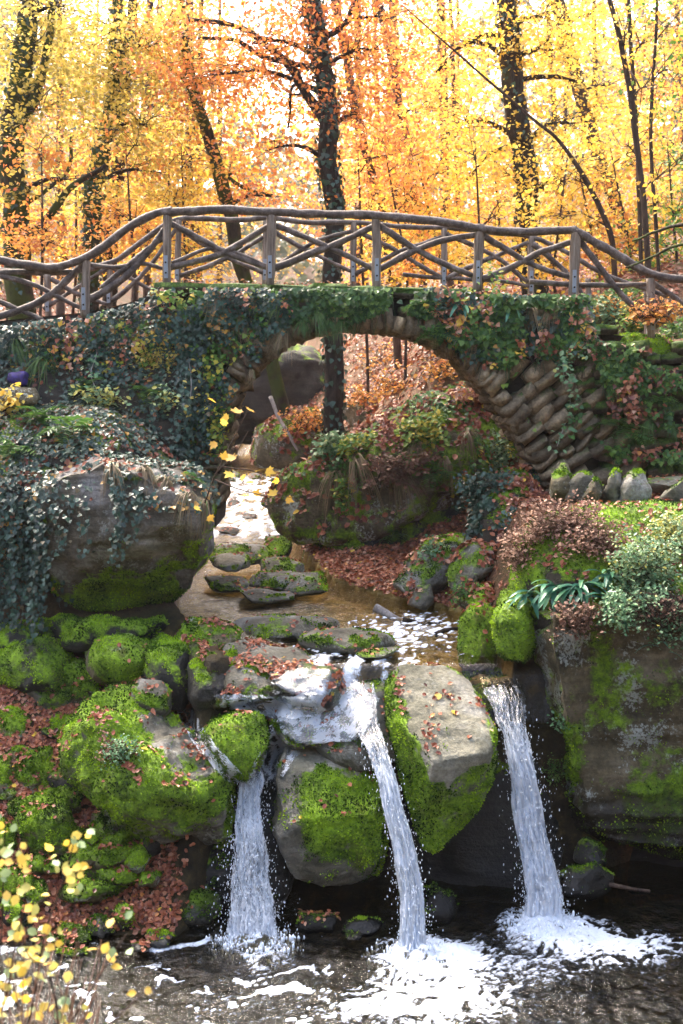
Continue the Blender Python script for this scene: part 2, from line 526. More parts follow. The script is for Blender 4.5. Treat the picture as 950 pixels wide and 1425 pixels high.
def fall_mat():
    m = M('falling water')
    cb = m.n('CombineXYZ')
    m.l(m.attr('fu'), cb.inputs[0]); m.l(m.attr('fv'), cb.inputs[1]); m.l(m.attr('fs'), cb.inputs[2])
    mp = m.n('Mapping'); mp.inputs['Scale'].default_value = (8, 3.2, 1)
    m.l(cb.outputs[0], mp.inputs[0])
    n1 = m.noise(1.0, 5, .65, vec=mp.outputs[0], dist=.5)
    mp2 = m.n('Mapping'); mp2.inputs['Scale'].default_value = (30, 15, 1)
    m.l(cb.outputs[0], mp2.inputs[0])
    n2 = m.noise(1.0, 4, .7, vec=mp2.outputs[0])
    v = m.math('ADD', m.math('MULTIPLY', n1, .5), m.math('MULTIPLY', n2, .5))
    wh = m.math('ADD', v, m.math('SUBTRACT', m.attr('white'), .5))
    op = m.ramp(wh, [(.47, 0), (.525, 1)])
    nb = m.bump(v, .35, .04)
    tr = m.n('BsdfTransparent'); tr.inputs[0].default_value = (.86, .91, .96, 1)
    gl = m.n('BsdfGlossy'); gl.inputs['Roughness'].default_value = .08
    m.l(nb, gl.inputs['Normal'])
    fr = m.n('Fresnel'); fr.inputs[0].default_value = 1.45
    m.l(nb, fr.inputs['Normal'])
    x = m.n('MixShader')
    m.l(m.math('ADD', fr.outputs[0], .12), x.inputs[0]); m.l(tr.outputs[0], x.inputs[1]); m.l(gl.outputs[0], x.inputs[2])
    wc = m.ramp(v, [(.36, (.42, .56, .80)), (.52, (.94, .96, .98))])  # bluish low end paints shaded hollows into the white water
    w = m.bsdf(wc, .35, nb, .6)
    tl = m.n('BsdfTranslucent'); tl.inputs[0].default_value = (.8, .87, .95, 1)
    w2 = m.n('MixShader'); w2.inputs[0].default_value = .5
    m.l(w, w2.inputs[1]); m.l(tl.outputs[0], w2.inputs[2])
    y = m.n('MixShader')
    m.l(op, y.inputs[0]); m.l(x.outputs[0], y.inputs[1]); m.l(w2.outputs[0], y.inputs[2])
    z = m.n('MixShader')
    e = m.n('BsdfTransparent')
    m.l(m.ramp(m.math('ADD', m.attr('edge'), m.math('MULTIPLY', m.math('SUBTRACT', v, .5), 1.6)), [(.35, 0), (.5, 1)]), z.inputs[0])
    m.l(e.outputs[0], z.inputs[1]); m.l(y.outputs[0], z.inputs[2])
    return m.done(z.outputs[0])
MAT['fall'] = fall_mat()
m = M('water drops'); MAT['drop'] = m.done(m.bsdf((.82, .88, .95), .15, spec=.7))
m = M('purple blue patch'); MAT['purple'] = m.done(m.bsdf(m.ramp(m.noise(20, 4), [(.35, (.012, .006, .04)), (.65, (.04, .02, .16))]), .7))

# ------------------------------------------------------------------ terrain
_sy = [8, 10.3, 11.1, 12.6, 13.4, 14.4, 16, 17.8, 24, 30, 40, 60, 130]
_sl = [-.95, -.95, -1.25, -1.9, -1.95, -1.95, -2.0, -2.2, -2.8, -2.7, -2.8, -2.8, -2.8]
_sr = [1.75, 1.75, 1.62, 1.35, .55, -.1, -.45, -.9, -1.15, -2.2, -2.4, -2.4, -2.4]
_zy = [8, 10.3, 12.6, 17, 24, 30, 40, 60, 90, 130, 400]
_zz = [2.03, 2.03, 2.13, 2.2, 2.45, 2.75, 3.3, 4.6, 9.0, 16, 40]
def zwater(y): return np.interp(y, _zy, _zz)
def upper(x, y):
    l, r, zw = np.interp(y, _sy, _sl), np.interp(y, _sy, _sr), zwater(y)
    dl, dr = np.maximum(l - x, 0), np.maximum(x - r, 0)
    inside = (dl + dr) <= 0
    near = 1 - sstep(15.0, 17.5, y)
    left = .10 + near * np.minimum(1.3 * dl, 3.3) * sstep(11.2, 12.3, y) + (1 - near) * (.34 * dl + .55 * sstep(.2, 1.5, dl)) + .13 * np.maximum(dl - 5, 0)
    beach = np.clip((x - r) / .9, 0, 1)
    shelf = .05 + .12 * beach + np.minimum(1.7 * np.maximum(x - np.interp(y, [10, 12.6, 14, 16], [1.75, 1.4, 1.55, 1.9]), 0), 1.08)
    shelf = shelf + 1.75 * sstep(13.5, 14.4, y) * sstep(2.5, 3.0, x) + .2 * np.maximum(x - 4, 0)
    rfar = .08 + 1.0 * np.minimum(dr, 3.0) + .30 * np.maximum(dr - 3.0, 0) + .25 * sstep(.2, 1.4, dr)
    right = near * shelf + (1 - near) * rfar
    bed = -.16 - .05 * np.sin(x * 3) * np.sin(y * 2.1)
    bank = np.where(dl > 0, left, right)
    return zw + np.where(inside, bed, bank)
def height(x, y, detail=True):
    x, y = np.asarray(x, float), np.asarray(y, float)
    up = upper(x, y)
    f = sstep(-1.5, -.9, x)
    edge = 9.25 * (1 - f) + 10.5 * f + .12 * np.sin(x * 2.3) + .35 * sstep(2.0, 3.2, x)
    slope = .78 * (1 - f) + 7 * f
    pool = -.42 + np.maximum(y - edge + .45 / slope, 0) * slope
    near = np.maximum(6.6 - y, 0) * .68
    near = np.where(near > 2.4, 2.4 + (near - 2.4) * .35, near)
    h = np.minimum(up, np.maximum(pool, -.42 + near))
    if detail:
        p = np.stack([x, y, np.zeros_like(x)], -1)
        far = sstep(16, 30, y)
        h = h + .05 * fbm(p * 2.1, 4) + far * (.5 * fbm(p * .13, 3)) + .02 * fbm(p * 9, 2)
    return h
def axis(segs):
    out = []
    for a, b, d in segs:
        out.append(np.arange(a, b, d))
    return np.concatenate(out + [[segs[-1][1]]])
gx = axis([(-150, -40, 10), (-40, -12, 2), (-12, -5, .35), (-5, 5, .07), (5, 12, .35), (12, 40, 2), (40, 150, 10)])
gy = axis([(-30, 5, 1.2), (5, 9, .2), (9, 17, .06), (17, 32, .14), (32, 60, .7), (60, 140, 2.5), (140, 400, 20)])
GX, GY = np.meshgrid(gx, gy)
GZ = height(GX, GY)
GZ = GZ + np.minimum(1.0 * np.maximum(np.abs(GX) - 5.6 - .6 * np.sin(GY * .7), 0), 4) * sstep(13, 9, GY) + np.minimum(.9 * np.maximum(-GY - 3.0, 0), 6)  # unseen slopes beside and behind the camera, added to cut front sky light
GZ = GZ + .045 * np.maximum(np.abs(GX) - 14, 0) * sstep(-10, 30, GY)
nx, ny = len(gx), len(gy)
idx = np.arange(nx * ny).reshape(ny, nx)
TF = np.stack([idx[:-1, :-1], idx[:-1, 1:], idx[1:, 1:], idx[1:, :-1]], -1).reshape(-1, 4)
TV = np.stack([GX, GY, GZ], -1).reshape(-1, 3)
zwg = zwater(GY)
wd = sstep(9.9, 10.4, GY)
bed = (np.abs(GZ - zwg + .12) < .2) * wd * (GX > np.interp(GY, _sy, _sl) - .1) * (GX < np.interp(GY, _sy, _sr) + .15)
dark = (1 - wd) * sstep(.12, -.1, GZ) + sstep(-1.6, -1.3, GX) * (1 - sstep(10.7, 10.9, GY)) * sstep(8, 9, GY)  # pool bed tone, plus recess shade painted on the ledge cliff
dark = dark + .8 * sstep(-1.0, -1.4, GX) * sstep(13, 12, GY) * sstep(8.5, 9, GY) * (GX > -6)  # painted shade between the shore stones and below the overhang
dark = dark + sstep(7, 5, GY) + sstep(4.8, 5.6, np.abs(GX)) * sstep(14, 12, GY)  # unseen near and side slopes darkened to cut their warm bounce light
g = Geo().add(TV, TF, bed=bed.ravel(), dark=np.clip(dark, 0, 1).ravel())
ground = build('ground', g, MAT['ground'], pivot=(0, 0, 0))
tag(ground, 'brown leaf strewn forest floor of the gorge', 'ground', kind='structure')
def gpoint(x, y): return np.array([x, y, float(height(np.array([x]), np.array([y]))[0])])

# ------------------------------------------------------------------ water sheets
def sheet(name, xs, ys, zf, foamf, mat, label, keep=None):
    X, Y = np.meshgrid(xs, ys)
    Z = zf(X, Y)
    fo = foamf(X, Y)
    a, b = len(xs), len(ys)
    ii = np.arange(a * b).reshape(b, a)
    F = np.stack([ii[:-1, :-1], ii[:-1, 1:], ii[1:, 1:], ii[1:, :-1]], -1).reshape(-1, 4)
    if keep is not None: F = F[keep(X, Y).ravel()[F].all(1)]
    o = build(name, Geo().add(np.stack([X, Y, Z + .02 * np.clip(fo, 0, 1)], -1).reshape(-1, 3), F, foam=fo.ravel()), mat)
    return tag(o, label, 'water', kind='structure')
IMPACT = [(PZ(355, 1312, 0), .36, 1.0), (PZ(577, 1330, 0), .42, 1.25), (PZ(757, 1288, 0), .50, 1.2)]
FLOWS = [(PZ(370, 1345, 0), .34), (PZ(610, 1375, 0), .5), (PZ(680, 1410, 0), .55), (PZ(820, 1310, 0), .45), (PZ(880, 1330, 0), .4), (PZ(560, 1400, 0), .5), (PZ(480, 1400, 0), .45), (PZ(760, 1350, 0), .5), (PZ(930, 1310, 0), .4), (PZ(640, 1330, 0), .4), (PZ(300, 1400, 0), .4)]
def poolz(X, Y):
    p = np.stack([X * 3.2, Y * 3.2, X * 0], -1)
    z = .018 * fbm(p, 4) + .012 * pnoise(p * 3.1)
    for c, r, a in IMPACT:
        d = np.hypot(X - c[0], Y - c[1])
        z = z + .05 * np.exp(-(d / .28) ** 2) * (1 + fbm(p * 3, 2)) + .02 * np.sin(d * 22) * np.exp(-d / .55)
    return z
def poolfoam(X, Y):
    p = np.stack([X, Y, X * 0], -1)
    w = np.stack([X + .25 * fbm(p * 2.2, 3), Y + .25 * fbm(p * 2.2 + 9, 3), X * 0], -1)
    lace = 1 - np.abs(fbm(w * np.array([6.0, 9.0, 1]), 4)) * 2.6
    lace2 = 1 - np.abs(fbm(w * np.array([14, 20, 1]) + 5, 3)) * 2.6
    den = 0
    for c, r, a in IMPACT:
        d = np.hypot((X - c[0]), (Y - c[1]) * 1.25)
        den = den + a * np.exp(-(d / r) ** 2)
    for c, r in FLOWS:
        d = np.hypot((X - c[0]), (Y - c[1]) * 1.3)
        den = den + .62 * np.exp(-(d / r) ** 2)
    den = np.minimum(den, 1.25)
    fo = den * (.34 + .42 * np.clip(lace, -1, 1) + .30 * np.clip(lace2, -.6, 1)) + .25 * sstep(.9, 1.25, den) - .05
    # drifting foam scum on the calm side
    blob = fbm(w * np.array([2.4, 6.0, 1]) + 31, 4)
    calm = sstep(1.1, .2, X - .1) * sstep(9.2, 8.4, Y)
    fo = np.maximum(fo, calm * sstep(.34, .5, blob) * 1.0)
    fine = pnoise(p * 26)
    fo = fo + .55 * sstep(.42, .6, fine) * (.35 + calm) * sstep(-.2, .4, blob)  # small water sparkles painted into the foam value
    shore = sstep(.12, .02, np.abs(Y - 9.12 - .1 * np.sin(X * 5))) * (X < -1.0) * sstep(0, .35, fbm(w * 3 + 3, 2))
    return fo + .7 * shore - .02
sheet('pool_water', np.arange(-7, 8.01, .025), np.arange(5.2, 10.9, .025), poolz, poolfoam, MAT['pool'],
      'dark churning plunge pool with white foam below the falls')
def streamz(X, Y):
    p = np.stack([X * 5, Y * 3.2, X * 0], -1)
    lip = sstep(10.7, 10.4, Y)
    rif = sstep(16.8, 18, Y) * sstep(27, 23, Y)
    return zwater(Y) - .0 + .008 * fbm(p, 3) * (1 + 3 * rif) - .5 * lip * lip * (X < 2)
def stream_glare_foam(X, Y):
    p = np.stack([X, Y, X * 0], -1)
    rif = sstep(16.9, 18.2, Y) * sstep(27, 24, Y)
    st = fbm(np.stack([X * 6, Y * 2.0, X * 0], -1), 4)
    fo = rif * (.58 + .75 * st)  # sky glare on the far ripples painted as white water
    a = np.exp(-(((X - .15) / .75) ** 2 + ((Y - 10.75) / .5) ** 2))
    b = np.exp(-(((X - .75) / .6) ** 2 + ((Y - 12.0) / .7) ** 2))
    c = np.exp(-(((X + 1.1) / .7) ** 2 + ((Y - 14.6) / .25) ** 2))
    d = np.exp(-(((X - 1.5) / .35) ** 2 + ((Y - 10.5) / .35) ** 2))
    glint = pnoise(np.stack([X * 34, Y * 13, X * 0], -1))
    fo = fo + (a * .75 + b * .55 + c * .5 + d * .45) * (.6 + 1.1 * st) + 1.0 * (1.1 * b + .75 * np.exp(-(((X - .2) / 1.2) ** 2 + ((Y - 11.4) / .8) ** 2))) * sstep(.05, .4, glint)  # white sky glints painted into the foam value
    return fo
sheet('stream_water', np.arange(-4.2, 2.4, .04), axis([(10.36, 18, .04), (18, 34, .08), (34, 48, .4)]), streamz, stream_glare_foam, MAT['stream'],
      'shallow golden stream flowing under the arch to the ledge',
      keep=lambda X, Y: (X > np.interp(Y, _sy, _sl) - .15) & (X < np.interp(Y, _sy, _sr) + .3))

# ------------------------------------------------------------------ boulders
ROCK = {}
MOSSG = {}
def ell(cx, cy, rx, ry, seed=0, n=14):
    r = np.random.default_rng(seed + 100)
    a = np.linspace(0, 2 * math.pi, n, endpoint=False)
    k = 1 + .10 * r.normal(size=n)
    sq = 1 / np.maximum(np.abs(np.cos(a)) ** 3 + np.abs(np.sin(a)) ** 3, .2) ** (1 / 3)
    return [(cx + rx * c * kk * s * .97, cy + ry * sn * kk * s * .97) for c, sn, kk, s in zip(np.cos(a), np.sin(a), k, sq)]
def mask_at(W, masks):
    """where moss grows or is worn off: regions outlined on the photo, with ragged edges"""
    if not masks: return 0.
    v = W - np.array([0, 0, CAM_Z])
    f = v[:, 1] * math.cos(PITCH) - v[:, 2] * math.sin(PITCH)
    u = v[:, 1] * math.sin(PITCH) + v[:, 2] * math.cos(PITCH)
    px = 475 + FPX * v[:, 0] / f + 14 * fbm(W * 5 + 3, 3)
    py = 712.5 - FPX * u / f + 14 * fbm(W * 5 + 40, 3)
    out = np.zeros(len(W))
    for poly, dv in masks:
        for ox, oy in ((0, 0), (9, 4), (-8, 6), (3, -10), (-4, -5)):
            ins = np.zeros(len(W), bool)
            for (x1, y1), (x2, y2) in zip(poly, poly[1:] + poly[:1]):
                if y1 == y2: continue
                cr = ((y1 > py + oy) != (y2 > py + oy)) & (px + ox < (x2 - x1) * (py + oy - y1) / (y2 - y1) + x1)
                ins ^= cr
            out += dv * ins * .2
    return out
def boulder(key, label, outline, Y, tilt, thick, moss=.3, mat='grey', sub=5, amp=.05, sq=2.6, wet=0., group=None, flat=0., strata=0., name='boulder',
            cat='boulder', mossdens=1.0, kind=None, mossup=.55, wetz=None, cuts=5, planes=(), masks=(), wetmasks=()):
    o = np.array(outline, float)
    # area centroid
    x, y = o[:, 0], o[:, 1]
    x2, y2 = np.roll(x, -1), np.roll(y, -1)
    cr = x * y2 - x2 * y
    A = cr.sum() / 2
    cx, cy = ((x + x2) * cr).sum() / (6 * A), ((y + y2) * cr).sum() / (6 * A)
    th = np.linspace(-math.pi, math.pi, 361)
    R = np.zeros(361)
    for k, t in enumerate(th):
        d = np.array([math.cos(t), math.sin(t)])
        best = 0
        for i in range(len(o)):
            a, b = o[i] - (cx, cy), o[(i + 1) % len(o)] - (cx, cy)
            e = b - a
            den = d[0] * e[1] - d[1] * e[0]
            if abs(den) < 1e-9: continue
            s = (a[0] * e[1] - a[1] * e[0]) / den
            u = (a[0] * d[1] - a[1] * d[0]) / den
            if s > 0 and -1e-6 <= u <= 1 + 1e-6: best = max(best, s)
        R[k] = best
    ker = np.exp(-(np.arange(-9, 10) / 3.5) ** 2); ker /= ker.sum()
    R = np.convolve(np.concatenate([R[-10:-1], R, R[1:10]]), ker, 'valid')[:361]
    V, F = ico(sub)
    rho0 = np.hypot(V[:, 0], V[:, 2])
    sy = V[:, 1]
    phi = np.arcsin(np.clip(np.abs(sy), 0, 1))
    rho = np.cos(phi) ** (2 / sq)
    dep = np.sin(phi) ** (2 / sq) * np.sign(sy)
    ang = np.arctan2(-V[:, 2], V[:, 0])
    r = np.interp(ang, th, R) * rho
    px, py = cx + r * np.cos(ang), cy + r * np.sin(ang)
    h = (y.max() - y.min())
    Yv = Y + tilt * (cy - py) / h + thick * dep
    W = P(px, py, Yv)
    size = np.linalg.norm(P(x.max(), cy, Y) - P(x.min(), cy, Y)) * .5 + .5 * np.linalg.norm(P(cx, y.max(), Y) - P(cx, y.min(), Y))
    c = P(cx, cy, Y)
    # planar chips make it angular
    rr = np.random.default_rng(abs(hash_str(key)) % 9999)
    for k in range(cuts):
        d = normalize(rr.normal(size=3)); d[1] = -abs(d[1]) * .8
        d = normalize(d)
        pr = (W - c) @ d
        lim = np.quantile(pr, .93 - .10 * rr.random())
        W = W - np.maximum(pr - lim, 0)[:, None] * d * .65
    for d, qn in planes:
        d = normalize(np.array(d, float))
        pr = (W - c) @ d
        lim = np.quantile(pr, qn)
        W = W - np.maximum(pr - lim, 0)[:, None] * d * .9
    N = vnormals(W, F)
    s = 1.0 / max(size, .2)
    q = W * s * 2.2 + rr.random(3) * 50
    disp = amp * size * (fbm(q, 5) + .35 * (np.abs(fbm(q * 1.9 + 7, 3)) - .3))
    if strata:
        zz = np.stack([W[:, 0] * .5, W[:, 1] * .5, W[:, 2] * 7], -1) + 3
        disp = disp + strata * (np.abs(fbm(zz, 3)) - .3)
    W = W + N * disp[:, None]
    N = vnormals(W, F)
    wp = W * 1.0
    mo = moss + mossup * (N[:, 2] - .25) + .32 * fbm(wp * 2.3 + 11, 3)
    mo = mo - 1.3 * flat * sstep(.72, .93, N[:, 2] + .15 * fbm(wp * 3, 3))
    mo = mo + mask_at(wp, masks)
    wt = np.clip(wet + mask_at(wp, wetmasks) * np.ones(len(W)), 0, 1)
    if wetz is not None:
        wt = np.maximum(wt, sstep(wetz + .3, wetz, W[:, 2] + .12 * fbm(wp * 4, 2)))
        mo = mo - wt * .25
    ROCK[key] = (W, F, N, mo)
    g = Geo().add(W, F, moss=mo, wet=wt)
    ob = build(name, g, MAT[mat], smooth=True)
    tag(ob, label, cat, group, kind)
    # moss shoots
    if mossdens > 0 and moss > .1:
        def wgt(p, n):
            m = moss + mossup * (n[:, 2] - .25) + .32 * fbm(p * 2.3 + 11, 3) - 1.3 * flat * sstep(.72, .93, n[:, 2]) + mask_at(p, masks)
            return sstep(.4, .7, m + .35 * fbm(p * 8, 2)) * (n[:, 1] < .5)
        area = size * size * 2
        n = int(min(9000, 2600 * area * mossdens))
        p, nn = tri_sample(W, F, n, wgt)
        if len(p):
            gm = Geo()
            up = normalize(nn + .9 * rdir(len(p)) + np.array([0, -.1, .25]))
            leaves(gm, p - .004 * nn, rdir(len(p)), up, .012 + .022 * RNG.random(len(p)), T_SIMPLE,
                   np.clip(.5 + .9 * fbm(p * 3.2 + 4, 3) + .2 * RNG.normal(size=len(p)), 0, 1), .8)
            mm = build('moss', gm, MAT['moss'], ob)
            mm['kind'] = 'stuff'
    return ob
def hash_str(s):
    h = 0
    for ch in s: h = (h * 131 + ord(ch)) % 1000003
    return h

# bank masses that carry the ivy
boulder('bank', 'dark earth bank under the ivy beside the bridge abutment', [(-160, 455), (0, 452), (80, 446), (140, 436), (190, 425), (225, 440), (290, 470), (335, 512), (318, 560), (303, 610), (300, 665), (250, 700),
        (100, 730), (-160, 760)], 13.65, 1.3, .75, .15, 'earth', 6, .03, 3, name='earth_bank', kind='structure', mossdens=0, cat='bank')
boulder('knoll', 'ivy covered earth ledge above the overhanging boulder', [(-160, 590), (0, 575), (70, 566), (150, 575), (230, 600), (285, 640), (302, 690), (290, 720), (200, 715), (60, 740), (-30, 800), (-160, 850)],
        12.5, 1.0, .7, .2, 'earth', 6, .03, 2.6, name='earth_ledge', kind='structure', mossdens=0, cat='bank')
boulder('niche', 'brown stone block under the hanging ivy curtain', [(-60, 850), (0, 842), (40, 838), (62, 850), (60, 885), (30, 895), (-60, 900)], 12.6, 0, .35, .05, 'brown', 4, .04, 4, strata=.02)
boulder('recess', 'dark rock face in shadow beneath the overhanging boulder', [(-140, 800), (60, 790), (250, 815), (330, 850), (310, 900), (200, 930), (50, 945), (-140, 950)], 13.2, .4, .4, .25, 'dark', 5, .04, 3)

boulder('overhang', 'huge bulging grey boulder overhanging the stream, ivy draped over its crown',
        [(40, 690), (75, 655), (140, 638), (215, 642), (280, 660), (301, 695), (300, 735), (290, 780), (262, 822), (232, 850), (185, 866), (130, 852), (85, 825), (45, 800), (20, 760), (22, 715)],
        12.1, -.25, 1.0, .16, 'overhang', 6, .05, 2.3, strata=.03, mossup=-.35, planes=[((-.1,-.95,.15),.86),((.1,-.75,-.65),.82)], masks=[([(110,810),(250,800),(250,870),(110,870)],.5),([(60,690),(280,690),(250,780),(80,790)],-.3)])
boulder('block', 'massive brown sandstone block with a lichen spotted face beside the tall fall',
        [(708, 905), (712, 850), (735, 835), (800, 850), (950, 830), (1120, 820), (1170, 1000), (1120, 1190), (950, 1188), (862, 1184), (795, 1162), (762, 1112), (754, 1045), (738, 965)],
        10.45, -.4, 1.05, .40, 'brown', 6, .065, 3.4, strata=.07, wetz=.75, mossup=.05, planes=[((0,-1,-.05),.62)], masks=[([(700,890),(735,880),(760,1000),(800,1000),(800,1115),(755,1110)],.45),([(860,1100),(950,1080),(1000,1190),(860,1190)],.35)])
boulder('blocktop', 'overgrown mossy shoulder of rock below the row of upright stones',
        [(700, 860), (697, 800), (708, 750), (745, 715), (800, 700), (870, 694), (950, 690), (1120, 680), (1160, 850), (950, 890), (800, 895), (722, 905)],
        10.95, .9, .6, .42, 'earth', 6, .035, 2.8, masks=[([(690,730),(745,720),(740,950),(690,950)],.5)], name='rock_shoulder')
boulder('wedge', 'smooth wedge boulder with a bare pale top splitting the middle and tall falls',
        [(530, 948), (556, 925), (622, 923), (654, 943), (672, 985), (686, 1012), (688, 1070), (672, 1112), (640, 1165), (600, 1197), (574, 1150), (556, 1070), (538, 1005)],
        9.95, .95, .6, .80, 'pale', 6, .025, 2.9, flat=.1, mossup=.10, cuts=4, planes=[((.1,-.5,.86),.70),((-.8,-.55,-.1),.80),((.35,-.9,-.3),.82)], masks=[([(548,926),(624,918),(655,938),(684,1000),(690,1040),(650,1065),(612,1095),(592,1050),(574,1005),(556,960)],-.75)])
boulder('middle', 'rounded moss fronted boulder between the two narrower falls',
        [(384, 1075), (402, 1035), (440, 1012), (485, 1018), (522, 1050), (541, 1110), (547, 1180), (540, 1232), (480, 1262), (405, 1256), (384, 1170)],
        9.95, .75, .6, .85, 'pale', 6, .055, 2.9, flat=.1, mossup=.15, wetz=.18, planes=[((0,-.5,.87),.78),((.1,-1,-.1),.80)], masks=[([(380,1040),(440,1005),(500,1020),(525,1055),(505,1070),(440,1066),(395,1085)],-.75),([(370,1060),(425,1085),(420,1200),(545,1215),(545,1270),(370,1270)],-.5)], wetmasks=[([(370,1060),(425,1085),(420,1190),(550,1205),(550,1280),(370,1280)],.85)])
boulder('large', 'long moss covered boulder with a leaf strewn ridge and small creeping plant',
        [(84, 1020), (98, 965), (118, 940), (150, 934), (190, 945), (235, 978), (262, 1020), (300, 1055), (328, 1090), (332, 1140), (318, 1178), (280, 1192), (235, 1200), (185, 1178), (130, 1120), (92, 1065)],
        10.0, 1.1, .6, .82, 'grey', 6, .11, 2.5, flat=.2, cuts=9, mossup=.35, strata=.02, planes=[((.35,-.35,.87),.80),((-.5,-.8,.3),.84),((.15,-.8,-.55),.84)], masks=[([(200,968),(240,990),(285,1045),(305,1085),(262,1085),(225,1035),(190,1000)],-.55)])
boulder('foot', 'dark hollow rock under the long moss covered boulder', [(160, 1165), (240, 1185), (320, 1165), (385, 1120), (395, 1200), (390, 1275), (330, 1292), (250, 1268), (190, 1250)], 10.2, .2, .35, .22, 'dark', 5, .05, 2.6, wetz=.2)
boulder('small', 'egg shaped bright green boulder in front of the leaf strewn ledge', [(272, 1018), (290, 1000), (330, 988), (365, 995), (372, 1030), (366, 1072), (345, 1090), (312, 1075), (290, 1050)], 10.05, .35, .3, .75, 'grey', 5, .04, 2.4, mossup=.3)
boulder('saddle', 'flat topped stone tucked behind the long moss covered boulder', [(176, 960), (195, 945), (225, 945), (240, 962), (240, 1000), (215, 1008), (185, 990)], 10.6, .3, .3, .5, 'grey', 4, .04, 3, flat=.7)
boulder('dome', 'dome shaped mossy boulder in the shade under the overhang', [(96, 930), (108, 900), (140, 884), (180, 880), (212, 892), (230, 918), (228, 945), (190, 955), (120, 952)], 11.3, .4, .5, .62, 'brown', 5, .035, 2.5, mossup=.1)
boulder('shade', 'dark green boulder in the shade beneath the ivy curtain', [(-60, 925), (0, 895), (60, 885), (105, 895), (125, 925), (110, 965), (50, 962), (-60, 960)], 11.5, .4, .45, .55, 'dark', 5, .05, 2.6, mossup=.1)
boulder('ledge', 'broad leaf strewn ledge between golden pool and green boulders', [(240, 950), (262, 915), (300, 896), (360, 893), (415, 905), (455, 930), (468, 965), (440, 985), (380, 985), (300, 985), (255, 980)],
        10.75, .75, .4, .42, 'grey', 6, .05, 2.6, flat=.4, mossup=.3)
boulder('ledge2', 'lumpy mossy rock at the corner under the overhanging boulder', [(228, 930), (236, 890), (262, 862), (300, 858), (335, 880), (345, 905), (300, 925), (265, 945)], 11.3, .6, .35, .45, 'brown', 5, .06, 2.5, flat=.2)
boulder('corner', 'dark mossy rock filling the corner between dome boulder and ledge', [(196, 905), (222, 882), (258, 896), (270, 950), (255, 990), (225, 1000), (200, 965)], 11.0, .5, .4, .45, 'dark', 5, .06, 2.6)
boulder('notch', 'dark wet leaf dotted rock at the end of the leaf strewn ledge', [(262, 925), (285, 905), (312, 915), (322, 950), (316, 990), (288, 1000), (266, 975)], 10.55, .4, .35, .2, 'dark', 5, .06, 2.6, wet=.4)
boulder('under', 'shade darkened rock with moss in the gap beneath the overhanging boulder', [(70, 862), (140, 858), (205, 868), (245, 862), (262, 890), (225, 915), (140, 905), (80, 905)], 11.75, .3, .45, .5, 'dark', 5, .08, 2.6, mossup=.3)
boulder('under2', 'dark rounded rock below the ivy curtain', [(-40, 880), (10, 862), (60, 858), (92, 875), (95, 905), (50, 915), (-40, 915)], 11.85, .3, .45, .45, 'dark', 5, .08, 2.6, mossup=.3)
boulder('sill', 'wet dark rock sill where the tall fall begins', [(640, 940), (662, 926), (700, 930), (735, 935), (748, 965), (730, 1000), (690, 1010), (655, 985)], 10.95, .5, .3, .3, 'dark', 5, .07, 2.6, wet=.5)
boulder('pillar', 'mossy pillar of rock guarding the head of the tall fall', [(688, 850), (700, 808), (722, 800), (742, 830), (744, 905), (732, 950), (700, 940), (690, 900)], 10.7, .3, .3, .72, 'brown', 5, .06, 2.8, mossup=.1)
boulder('lip', 'wet leaf plastered step where the stream slides off the ledge', [(352, 945), (372, 928), (420, 922), (470, 928), (490, 965), (470, 990), (400, 985), (360, 975)], 10.45, .3, .3, .1, 'dark', 5, .05, 2.6, wet=.7)
boulder('chutebed', 'wet rock slope beneath the braided white water', [(360, 1000), (400, 975), (480, 955), (535, 945), (560, 1000), (560, 1070), (520, 1090), (430, 1040), (380, 1060)], 10.35, .7, .3, .15, 'grey', 5, .05, 2.6, wet=.5)
boulder('cascade', 'shade darkened wet rock behind the splashing fall', [(318, 1085), (350, 1070), (400, 1060), (410, 1140), (412, 1230), (400, 1290), (330, 1300), (315, 1200)], 10.25, .45, .3, .12, 'dark', 5, .06, 2.6, wet=.9)
boulder('slotwall', 'dark dripping rock wall between wedge boulder and tall fall', [(560, 1120), (640, 1040), (700, 1000), (760, 1030), (790, 1150), (800, 1260), (700, 1285), (610, 1280), (555, 1260)], 10.65, .4, .35, .12, 'dark', 5, .06, 2.8, wet=.5)
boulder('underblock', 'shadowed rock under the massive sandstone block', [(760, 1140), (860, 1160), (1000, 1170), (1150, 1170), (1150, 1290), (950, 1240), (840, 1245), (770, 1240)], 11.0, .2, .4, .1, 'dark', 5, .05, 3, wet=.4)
for k, (cx, cy, rx, ry, Y, lab) in enumerate([
        (822, 1192, 24, 22, 10.1, 'dark pitted stone atop another under the massive block'),
        (818, 1228, 38, 26, 9.85, 'dark wet stone by the foot of the tall fall'),
        (610, 1262, 26, 30, 9.8, 'mossy dark stone between wedge boulder and pool'),
        (440, 1284, 40, 15, 9.5, 'low wet stone with red leaves under the rounded boulder'),
        (505, 1290, 28, 13, 9.45, 'small black stone awash between the two narrower falls'),
        (492, 1302, 12, 7, 9.2, 'tiny pale stone in the pool below the rounded boulder')]):
    boulder('dk%d' % k, lab, ell(cx, cy, rx, ry, k), Y, .15, rx * Y / FPX * .9, .2, 'dark', 4, .06, 2.4, wetz=.25, name='stone', cat='stone', mossdens=.6)

